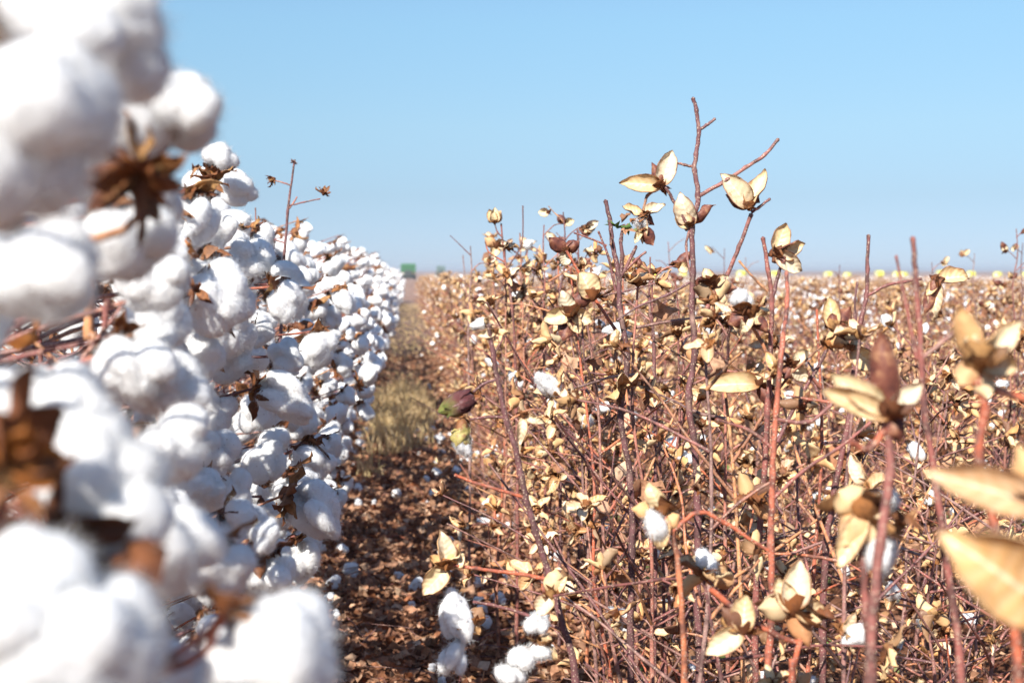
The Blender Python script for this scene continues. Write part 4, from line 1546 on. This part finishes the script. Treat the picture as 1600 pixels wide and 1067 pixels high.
# loose shoots and a stalk above the left row
rl = random.Random(9)
S = Vector((-.40, 2.75, 0))
o = tag(empty('cotton_plant', S), 'cotton plant sending a thin bare shoot with two dry brown burrs above the left row', 'cotton plant', GL)
mb = MB()
dS = 2.75
twig(mb, [Vector((0, 0, -.03)), P(425, 640, dS) - S, P(442, 430, dS) - S, P(450, 330, dS) - S, P(460, 252, dS) - S], .0050, .0018, 7, 2.05, 7, rl)
link('stem', mb.mesh('stem', [M_BARK]), o)
for pts in ([(450, 322), (475, 316), (500, 311)], [(455, 290), (440, 285), (428, 282)], [(446, 380), (420, 372), (405, 368)], [(404, 372), (400, 345), (399, 325)], [(452, 326), (460, 315), (464, 308)]):
    mb = MB(); twig(mb, [P(x, y_, dS) - S for x, y_ in pts], .0018, .0013, 6, .3, 4, rl)
    link('branch', mb.mesh('branch', [M_BARK]), o)
for (x, y_), axv in (((424, 281), (-.8, -.3, -.3)), ((506, 299), (.2, -.3, .9)), ((459, 250), (0, -.2, .9))):
    mt = Matrix.Translation(-S) @ frame_for(P(x, y_, dS) - Vector(axv).normalized() * .006, Vector(axv).normalized(), .62 if x != 459 else .3, 1.0)
    bo = link('dry_burr', CALYX_ME[x % 6], o, mt)
    for q in range(7):
        link('carpel', BCARP_ME[(q + x) % 10], bo, rzry(q * .9, .45 + .35 * (q % 3), .72, .3, .003))

# twigs and curled leaves among the left foreground bolls
TW = Vector((-.42, 1.12, 0))
o = tag(empty('cotton_plant', TW), 'cotton plant with red-brown bare twigs and a curled orange leaf among the left bolls', 'cotton plant', GL)
mb = MB(); twig(mb, [Vector((0, 0, -.03)), P(120, 700, 1.12) - TW, P(137, 520, 1.12) - TW, P(143, 440, 1.12) - TW, P(150, 400, 1.12) - TW], .0048, .0036, 9, .65, 7, rl)
link('stem', mb.mesh('stem', [M_BARK]), o)
for pts, rr, rn in (([(-30, 640, .95), (70, 590, .98), (160, 555, 1.0), (215, 548, 1.02)], .0028, .3), ([(-20, 560, .9), (20, 515, .92), (60, 498, .94)], .0018, .0),
                    ([(40, 640, 1.05), (100, 590, 1.08), (180, 560, 1.1)], .0020, .65), ([(90, 620, 1.1), (130, 560, 1.1), (190, 480, 1.12)], .0022, .1),
                    ([(155, 640, 1.0), (160, 540, 1.0), (168, 470, 1.0)], .0030, .62), ([(60, 700, 1.0), (72, 620, 1.0), (80, 560, 1.0)], .0030, .0),
                    ([(-10, 480, 1.1), (60, 540, 1.1), (130, 600, 1.1)], .0018, .7)):
    mb = MB(); twig(mb, [P(*t) - TW for t in pts], rr, rr * .7, 8, rn, 5, rl)
    link('branch', mb.mesh('branch', [M_BARK]), o)
for i, (x, y_, d_, s_, ax_, mm) in enumerate(((62, 545, .93, .036, (0, -.2, 1), M_OLEAF), (205, 535, 1.0, .040, (1, -.2, -.1), M_LEAF), (150, 590, 1.0, .030, (-.2, -.2, -1), M_LEAF),
                                              (120, 640, .72, .034, (.3, -.3, -1), M_LEAF), (35, 770, .46, .034, (.2, -.5, 1), M_OLEAF), (300, 405, 1.3, .026, (.2, -.2, 1), M_OLEAF), (50, 850, .50, .050, (.6, -.5, -.3), M_BURR), (130, 860, .50, .040, (1, -.3, -.1), M_BURR), (10, 720, .47, .035, (.3, -.5, .9), M_BURR))):
    b = MB(); leaf(b, 800 + i, s_, .42, 3, 0, .1 * i, rings=5, seg=18)
    link('curled_leaf', b.mesh('curled_leaf', [mm]), o, frame_for(P(x, y_, d_) - TW, Vector(ax_).normalized(), 1, i * 1.1))

# ------------------------------------------------------------------ the rest of the stripped field
ROWR = .41


def clear_right(p):
    """keeps the air in front of the path and the sky free, as in the photograph"""
    v = CAMR.inverted() @ (p - Vector((0, 0, CAMZ)))
    if v.z > -.3:
        return True
    px, py = 800 + FPX * v.x / -v.z, 533.5 - FPX * v.y / -v.z
    if p.y < 1.3 and px < 1650:
        return py > 900
    lim = [(500, 440), (700, 415), (760, 370), (800, 345), (900, 375), (1000, 400), (1300, 440), (1700, 440)]
    for (x0, y0), (x1, y1) in zip(lim, lim[1:]):
        if x0 <= px < x1:
            if py < y0 + (y1 - y0) * (px - x0) / (x1 - x0) + 6:
                return False
    if px < 665 + max(0, (py - 640)) * .03:
        return False
    return True


cnt = 0
y = 1.30
while y < 3.6:
    r = random.Random(int(y * 997))
    H = r.uniform(.74, .98)
    px_ = ROWR + r.uniform(-.12, .12)
    while H > .5 and not (clear_right(Vector((px_, y, H))) and clear_right(Vector((px_ + .09, y, H))) and clear_right(Vector((px_ - .09, y, H)))):
        H -= .03
    pl = build_stripped(r, (px_, y, 0), H, 1, 11, .38, clear_right)
    tag(pl, "stripped cotton plant in the right row's near tangle, %s back from the front" % nth(cnt), 'cotton plant', GR)
    cnt += 1
    y += .105

r = random.Random(23)


def protoset_stripped(seeds, H):
    out = []
    for s_ in seeds:
        q = random.Random(s_)
        pl = build_stripped(q, (0, 0, 0), q.uniform(*H), 2, 12, .35)
        reg(pl)
        out.append(pl)
    return out


for i_, (x_, y_, h_) in enumerate(((.20, 3.1, .90), (.30, 3.4, .94), (.24, 3.9, .93), (.34, 4.3, .95), (.26, 4.8, .90), (.38, 2.7, .93))):
    q = random.Random(300 + i_)
    pl = build_stripped(q, (x_, y_, 0), h_, 1, 13, .30, clear_right)
    tag(pl, 'taller stripped cotton plant crowding the left end of the right row, %s from the front' % ordn[i_], 'cotton plant', GR)
q = random.Random(61)
for i_ in range(18):
    y_ = 1.75 + .14 * i_
    pl = build_stripped(q, (q.uniform(.62, min(1.15, .46 * y_)), y_, 0), q.uniform(.45, .68), 1 if i_ < 8 else 2, 14, .40, clear_right)
    tag(pl, 'low stripped cotton plant filling the gap behind the right row, %s from the front' % ordn[i_], 'cotton plant', GR)
PT = protoset_stripped((41, 42, 43, 44), (.80, .92))
PS = protoset_stripped((51, 52, 53, 54), (.56, .72))
JT = [joined_stripped(120 + i, .74) for i in range(4)]
JS = [joined_stripped(140 + i, random.Random(i).uniform(.52, .72)) for i in range(8)]
spots = []
for k_ in range(0, 60):
    x0 = ROWR + k_
    y = max(3.6 if k_ == 0 else .5, (x0 - .45) / .44)
    while y < 130:
        spots.append((x0 + r.uniform(-.09, .09), y + r.uniform(-.04, .04), k_))
        y += .13 if y < 14 else (.17 if y < 40 else .34)
spots.sort(key=lambda t: t[0] ** 2 * .3 + t[1] ** 2)
far_p, far_r, far_s, far_i = [], [], [], []
nthing = 0
LMK = [(650, 'the path'), (712, 'the closed green boll'), (790, 'the leaning dark stem'), (885, 'the rust-brown husk cluster'), (960, 'the twin dark stems'),
       (1085, 'the tallest bare stem'), (1210, 'the smooth red stem'), (1345, 'the drooping pale husk'), (1450, 'the blurred red stem'), (1550, 'the blurred orange husk')]
seen_ = {}


def rowlabel(x, y, k_):
    v = CAMR.inverted() @ (Vector((x, y, .6)) - Vector((0, 0, CAMZ)))
    px = 800 + FPX * v.x / -v.z
    lm = min(LMK, key=lambda t: abs(t[0] - px))[1]
    i = seen_.get((k_, lm), 0)
    seen_[(k_, lm)] = i + 1
    return 'stripped cotton plant of the %s right row, %s one seen behind %s' % (ordn[k_], nth(i), lm)


for x, y, k_ in spots:
    if k_ < 4 and y > 44 and x < 3.5:
        continue                          # ground cleared where the harvester has passed
    if k_ == 0 and y > 16 and r.random() < .3:
        continue
    tall = k_ == 0 and y < 7.2
    med = k_ == 0 and not tall
    if nthing < 262:
        lab = rowlabel(x, y, k_)
        nthing += 1
        if y < 7.5:
            s_ = r.uniform(.92, 1.04)
            pl = place(PT if tall else PS, r, (x, y, gz(x, y)), lab, 'cotton plant', GR, s_)
            pl.rotation_euler = (0, 0, r.uniform(0, 6.28))
        else:
            o = link('stripped_cotton_plant', r.choice(JT if med else JS))
            o.location = (x, y, gz(x, y))
            o.rotation_euler = (0, 0, r.uniform(0, 6.28))
            o.scale = (r.uniform(.9, 1.08),) * 3
            tag(o, lab, 'cotton plant', GR)
    else:
        far_p.append((x, y, gz(x, y)))
        far_r.append((r.uniform(-.1, .1), r.uniform(-.1, .1), r.uniform(0, 6.28)))
        far_s.append(r.uniform(.85, 1.12))
        far_i.append(r.randrange(4) if med else 4 + r.randrange(8))
scatter('far_stripped_cotton', far_p, far_r, far_s, far_i, JT + JS, 'distant stripped cotton plants merging into a tan haze of husks and stems')

# unpicked cotton that still stands: a band in the right middle distance and the fields each side of the harvester track
fp, fr, fs, fi = [], [], [], []


def putw(x, y, s=1.0):
    fp.append((x, y, gz(x, y)))
    fr.append((0, 0, r.uniform(0, 6.28)))
    fs.append(s * r.uniform(.85, 1.1))
    fi.append(r.randrange(5))


for k_ in range(0, 26):                              # left field behind the first two rows
    x = ROWL - 1.0 - k_
    y = 9.0 if k_ == 0 else max(3.0, -x / .3)
    while y < 120:
        putw(x + r.uniform(-.08, .08), y, 1.0 if y > 9 else .9)
        y += .2 if y < 30 else .4
y = 34
while y < 46:
    putw(ROWL, y); y += .22
for k_ in range(2, 60):                               # patchy white crop far right
    x = ROWR + k_ + .5
    y = max(9.0 + 3 * (k_ % 2), (x - .45) / .44)
    while y < 75:
        if mnoise.noise(Vector((x * .12, y * .06, 3))) > -.2 and r.random() < .72:
            putw(x, y, .72 if y < 25 else .8)
        y += .45
for k_ in range(2, 9):
    x = ROWR + k_ + .5
    y = 46
    while y < 130:
        putw(x, y, .8); y += .5
scatter('far_unpicked_cotton', fp, fr, fs, fi, UNP, 'distant unpicked cotton reading as a white band below the horizon')


def canopy(name, x0, x1, y0, y1, h, lab):
    b = MB()
    nx_, ny_ = 24, 60
    V = []
    q = random.Random(4)
    for i in range(nx_ + 1):
        for j in range(ny_ + 1):
            x = x0 + (x1 - x0) * i / nx_
            y = y0 + (y1 - y0) * j / ny_
            e = 0 if i in (0, nx_) or j in (0, ny_) else 1
            V.append((x, y, gz(x, y) - .05 + e * (h + .05 + q.uniform(-.1, .1))))
    F = [(i * (ny_ + 1) + j, (i + 1) * (ny_ + 1) + j, (i + 1) * (ny_ + 1) + j + 1, i * (ny_ + 1) + j + 1) for i in range(nx_) for j in range(ny_)]
    b.add(V, F)
    tag(link(name, b.mesh(name, [M_FARC])), lab, None, None, 'stuff')


canopy('far_cotton_crop', -150, -2.4, 120, 420, .7, 'far unpicked cotton crop left of the harvester track')
canopy('far_cotton_crop', 2.4, 22, 130, 340, .6, 'far unpicked cotton crop right of the harvester track')

# ------------------------------------------------------------------ litter, grass, weeds, fallen lint
nr = np.random.RandomState(3)


def litter(name, n, x0, x1, y0, y1, smin, smax, matl, lab, zlift=.012, pw=1.0):
    x = nr.uniform(x0, x1, n); y = y0 + (y1 - y0) * nr.uniform(0, 1, n) ** pw
    z = np.array([mnoise.noise(Vector((a * 3, c * 3, 0))) * .018 + mnoise.noise(Vector((a * 14, c * 14, 4))) * .010 for a, c in zip(x, y)])
    z += .03 * np.cos((x + .57) * 2 * math.pi) ** 3 + nr.uniform(.002, zlift, n)
    s = nr.uniform(smin, smax, n)
    th = nr.uniform(0, 6.28, n)
    ax = nr.normal(0, 1, (n, 3)) * [.45, .45, 0] + [0, 0, 1]
    ax /= np.linalg.norm(ax, axis=1)[:, None]
    t = np.stack([np.cos(th), np.sin(th), np.zeros(n)], 1)
    t -= ax * (t * ax).sum(1)[:, None]
    t /= np.linalg.norm(t, axis=1)[:, None]
    bt = np.cross(ax, t)
    c = np.stack([x, y, z], 1)
    pts = []
    for (p, q, hgt) in ((-1, 0, .25), (-.3, .55, 0), (.1, .05, -.15), (-.3, -.5, .3), (.5, .45, .35), (1, 0, .05), (.45, -.5, 0)):
        jj = 1 + nr.uniform(-.35, .35, n)
        pts.append(c + (t * (p * jj * s / 2)[:, None]) + (bt * (q * jj * s / 2)[:, None]) + ax * ((hgt + nr.uniform(-.25, .25, n)) * s * .6)[:, None])
    V = np.stack(pts, 1).reshape(-1, 3)
    k = np.arange(n)[:, None] * 7
    F = np.concatenate([np.concatenate([k + a_, k + b_, k + c_], 1) for a_, b_, c_ in ((0, 2, 1), (0, 3, 2), (1, 2, 4), (3, 6, 2), (2, 6, 5), (2, 5, 4))])
    b = MB()
    b.add(V, F, 0, np.repeat(nr.uniform(0, 1, n), 7))
    return tag(link(name, b.mesh(name, [matl], smooth=False)), lab, None, None, 'stuff')


litter('leaf_litter', 34000, -.75, .75, 2.2, 14, .014, .042, M_LEAF, 'crumbled brown leaf litter covering the path between the rows', .03, 1.15)
litter('husk_litter', 11000, .12, 3.0, 2.2, 12, .012, .03, M_IN, 'broken pale husks and leaf crumbs under the stripped plants', .03)
litter('field_litter', 16000, .6, 5.5, 2.5, 14, .014, .04, M_LEAF, 'crumbled leaf litter under the stripped plants', .03)


def blades(name, n, x0, x1, y0, y1, h0, h1, matl, lab, clump=0, wmul=1.0):
    if clump:
        cx = nr.uniform(x0, x1, clump); cy = nr.normal((y0 + y1) / 2, (y1 - y0) * .27, clump)
        ii = nr.randint(0, clump, n)
        x = cx[ii] + nr.normal(0, .045, n); y = cy[ii] + nr.normal(0, .06, n)
    else:
        x = nr.uniform(x0, x1, n); y = nr.uniform(y0, y1, n)
    h = nr.uniform(h0, h1, n)
    th = nr.uniform(0, 6.28, n)
    ln = nr.normal(0, .35, (n, 2))
    g = np.array([gz(a, b_) for a, b_ in zip(x, y)])
    c = np.stack([x, y, g], 1)
    sd_ = np.stack([np.cos(th), np.sin(th), 0 * th], 1) * (.0022 * wmul)
    m1 = c + np.stack([ln[:, 0] * h * .3, ln[:, 1] * h * .3, h * .55], 1)
    m2 = c + np.stack([ln[:, 0] * h, ln[:, 1] * h, h * .95], 1)
    V = np.stack([c - sd_, c + sd_, m1 - sd_ * .8, m1 + sd_ * .8, m2], 1).reshape(-1, 3)
    k = np.arange(n)[:, None] * 5
    b = MB()
    b.add(V, np.concatenate([k, k + 1, k + 3, k + 2], 1), 0, np.repeat(nr.uniform(0, 1, n), 5))
    b.F.append(np.concatenate([k + 2, k + 3, k + 4], 1)); b.M.append(np.zeros(n, int))
    b.V.append(np.zeros((0, 3))); b.Rn.append(np.zeros(0)); b.U.append(np.zeros(0)); b.W.append(np.zeros(0))
    return tag(link(name, b.mesh(name, [matl])), lab, None, None, 'stuff')


blades('straw_grass', 3200, -.18, .08, 6.9, 9.6, .05, .15, M_GRASS, 'dry olive and straw coloured grass growing along the path', 110, 1.6)
blades('path_stubble', 2200, -.35, .3, 11, 40, .015, .045, M_GRASS, 'short straw stubble further along the path', 0, 3.5)
litter('green_weeds', 420, .45, 2.2, 2.6, 6.0, .015, .035, M_GREEN, 'small green weeds at the feet of the stripped plants', .10)
litter('large_leaf_litter', 1500, -.6, .6, 2.2, 8, .035, .06, M_LEAF, 'larger curled dead leaves lying on the path', .03)

def fallen_twigs(name, n, x0, x1, y0, y1, lab):
    q = random.Random(8)
    b = MB()
    for _ in range(n):
        x, y = q.uniform(x0, x1), q.uniform(y0, y1)
        a_ = q.uniform(0, 6.28)
        L = q.uniform(.04, .22)
        z = .012 + .03 * math.cos((x + .57) * 2 * math.pi) ** 3
        dz = q.uniform(0, .3) * L
        p0 = Vector((x, y, z))
        p2 = p0 + Vector((math.cos(a_) * L, math.sin(a_) * L, dz))
        p1 = p0.lerp(p2, .5) + rv(q, .008) + Vector((0, 0, .006))
        r_ = q.uniform(.0008, .0022)
        tube(b, [p0, p1, p2], [r_, r_ * .9, r_ * .6], 3, 0, q.random(), cap=False)
    return tag(link(name, b.mesh(name, [M_BARK])), lab, None, None, 'stuff')


fallen_twigs('fallen_twigs', 1500, .1, 2.6, 1.8, 8, 'broken twigs lying under the stripped plants')
fallen_twigs('path_twigs', 260, -.5, .2, 2.2, 8, 'broken twigs lying on the brown path')
TUFT = [lint(650 + i, 3, .55, .2, fuzz=300).mesh('cotton_tuft', [M_LINT]) for i in range(5)]
q = random.Random(77)
for i in range(150):
    y = q.uniform(2.6, 9.0)
    x = q.choice((q.uniform(-.32, .2), q.uniform(-.32, -.18), q.uniform(.05, .6)))
    o = link('cotton_tuft', q.choice(TUFT))
    s_ = q.uniform(.35, 1.15)
    z = .03 * math.cos((x + .57) * 2 * math.pi) ** 3 + .006
    o.matrix_basis = Matrix.Translation((x, y, z)) @ Matrix.Rotation(q.uniform(1.2, 1.9), 4, 'X') @ Matrix.Rotation(q.uniform(0, 6.28), 4, 'Y') @ Matrix.Scale(s_, 4)
    o.location.z += .018
    if y < 4.5 and x < .2:
        lab = 'white cotton tuft dropped on the brown leaf litter of the near path'
    elif x >= .2:
        lab = 'white cotton tuft dropped under the stripped plants of the right row'
    else:
        lab = 'small white cotton tuft dropped on the farther path'
    tag(o, lab, 'cotton tuft', 'fallen cotton tufts')


# ------------------------------------------------------------------ machines and bales on the horizon
def box(mb, x0, x1, y0, y1, z0, z1, mi=0, taper=0.0):
    t = taper
    V = [(x0, y0, z0), (x1, y0, z0), (x1, y1, z0), (x0, y1, z0), (x0 + t, y0 + t, z1), (x1 - t, y0 + t, z1), (x1 - t, y1 - t, z1), (x0 + t, y1 - t, z1)]
    mb.add(V, [(3, 2, 1, 0), (4, 5, 6, 7), (0, 1, 5, 4), (1, 2, 6, 5), (2, 3, 7, 6), (3, 0, 4, 7)], mi)


def disc(mb, c, rad, w_, seg=20, mi=0, axis='X', inner=0.0):
    V, F = [], []
    for s_ in (-w_ / 2, w_ / 2):
        for j in range(seg):
            a_ = 2 * math.pi * j / seg
            if axis == 'X':
                V.append((c[0] + s_, c[1] + rad * math.cos(a_), c[2] + rad * math.sin(a_)))
            else:
                V.append((c[0] + rad * math.cos(a_), c[1] + s_, c[2] + rad * math.sin(a_)))
    F4 = [(j, (j + 1) % seg, seg + (j + 1) % seg, seg + j) for j in range(seg)]
    mb.add(V, F4, mi)
    V2 = V + [(c[0] - (w_ / 2 if axis == 'X' else 0), c[1] - (w_ / 2 if axis == 'Y' else 0), c[2]), (c[0] + (w_ / 2 if axis == 'X' else 0), c[1] + (w_ / 2 if axis == 'Y' else 0), c[2])]
    mb.add(V2, [((j + 1) % seg, j, 2 * seg) for j in range(seg)] + [(seg + j, seg + (j + 1) % seg, 2 * seg + 1) for j in range(seg)], mi)


def harvester(px, D, label, paint, s=1.0, bx=2.0, name='cotton_harvester'):
    x = P(px, 430, D).x
    root = tag(empty(name, (x, D, gz(x, D))), label, 'harvester')
    root.scale = (s, s, s)
    b = MB(); box(b, -bx + .1, bx - .1, 0, 3.6, 1.9, 3.95, 0, .12); box(b, -bx - .02, bx + .02, -.1, 3.7, 3.1, 3.25)
    for i in range(7):
        xx = -bx + .35 + i * (2 * bx - .7) / 6
        box(b, xx - .04, xx + .04, -.03, .1, 1.95, 3.1)
    bk = link('basket', b.mesh('basket', [paint], False), root)
    b = MB(); box(b, -bx + .3, bx - .3, -.5, 4.2, .95, 1.88, 0); box(b, -.9, .9, -.9, -.45, .7, 2.3)
    link('chassis', b.mesh('chassis', [M_DARK], False), root)
    b = MB(); box(b, -.85, .85, 4.2, 5.8, 1.5, 3.4, 0, .1)
    cb = link('cab', b.mesh('cab', [paint], False), root)
    b = MB(); box(b, -.7, .7, 5.0, 5.83, 2.2, 3.1)
    link('window', b.mesh('window', [M_GLASS], False), cb)
    b = MB(); box(b, -2.0, 2.0, 6.0, 7.4, .25, 1.2, 0, .2)
    link('picking_head', b.mesh('picking_head', [paint], False), root)
    for wx, wy, wr in ((-1.55, .9, .85), (1.55, .9, .85), (-1.5, 4.6, .95), (1.5, 4.6, .95)):
        b = MB(); disc(b, (0, 0, 0), wr, .5, 24)
        wh = link('wheel', b.mesh('wheel', [M_TYRE]), root, Matrix.Translation((wx, wy, wr)))
        b = MB(); disc(b, (0, 0, 0), wr * .5, .54, 16)
        link('rim', b.mesh('rim', [M_YRIM]), wh)
    for lx in (-1.3, 1.3):
        b = MB(); box(b, lx - .12, lx + .12, -.56, -.5, 1.5, 1.7)
        link('tail_lamp', b.mesh('tail_lamp', [M_YRIM], False), root)
    return root


harvester(638, 350, 'green cotton harvester seen from behind on its brown track at the horizon', M_GPAINT, 1.0)
harvester(689, 520, 'small grey-green machine on the horizon right of the green harvester', M_GREY, 1.0, 1.7, 'far_harvester')

bw = MB(); disc(bw, (0, 0, 0), 1.15, 2.3, 28, axis='X'); BW = bw.mesh('round_bale', [M_WRAP])
be = MB()
for s_ in (-1, 1):
    disc(be, (s_ * 1.16, 0, 0), .72, .06, 24, axis='X')
BE = be.mesh('end_face', [M_BALE])
xsb = [940, 996, 1026, 1060, 1165, 1207, 1285, 1329, 1374, 1397, 1416, 1463, 1523, 1556, 1592]
for i, px in enumerate(xsb):
    D = 395 + (i * 37) % 60
    px += (0, 5, -4, 7, -6, 3, 9, -5)[i % 8]
    x = P(px, 425, D).x
    o = link('round_bale', BW)
    o.scale = (.74 + .04 * (i * 5 % 7),) * 3
    o.location = (x, D, gz(x, D) + 1.1 * o.scale[0])
    o.rotation_euler = (0, 0, .45 + .3 * math.sin(i * 2.1))
    link('end_face', BE, o)
    lab = ('leftmost yellow round bale of the line along the right horizon' if i == 0 else
           'rightmost yellow round bale of the line along the right horizon' if i == len(xsb) - 1 else
           'yellow round bale on the right horizon, %s from the left end of the line' % ordn[i])
    tag(o, lab, 'bale', 'yellow round bales along the horizon')

m, n = mat('haze_air')
pv = n.nodes.new('ShaderNodeVolumePrincipled')
pv.inputs['Color'].default_value = (.86, .90, .96, 1)
pv.inputs['Density'].default_value = 0.0005
pv.inputs['Anisotropy'].default_value = 0.2
om = n.nodes.new('ShaderNodeOutputMaterial')
n.links.new(pv.outputs[0], om.inputs['Volume'])
b = MB()
V = [(sx * 4100, -700 if sy < 0 else 6100, z_) for z_ in (-3.0, 5.0) for sx, sy in ((-1, -1), (1, -1), (1, 1), (-1, 1))]
b.add(V, [(3, 2, 1, 0), (4, 5, 6, 7), (0, 1, 5, 4), (1, 2, 6, 5), (2, 3, 7, 6), (3, 0, 4, 7)])
tag(link('haze', b.mesh('haze', [m], False)), 'thin pale haze over the field', None, None, 'stuff')

print('objects', len(bpy.data.objects), 'tris', sum(len(m_.polygons) for m_ in bpy.data.meshes))
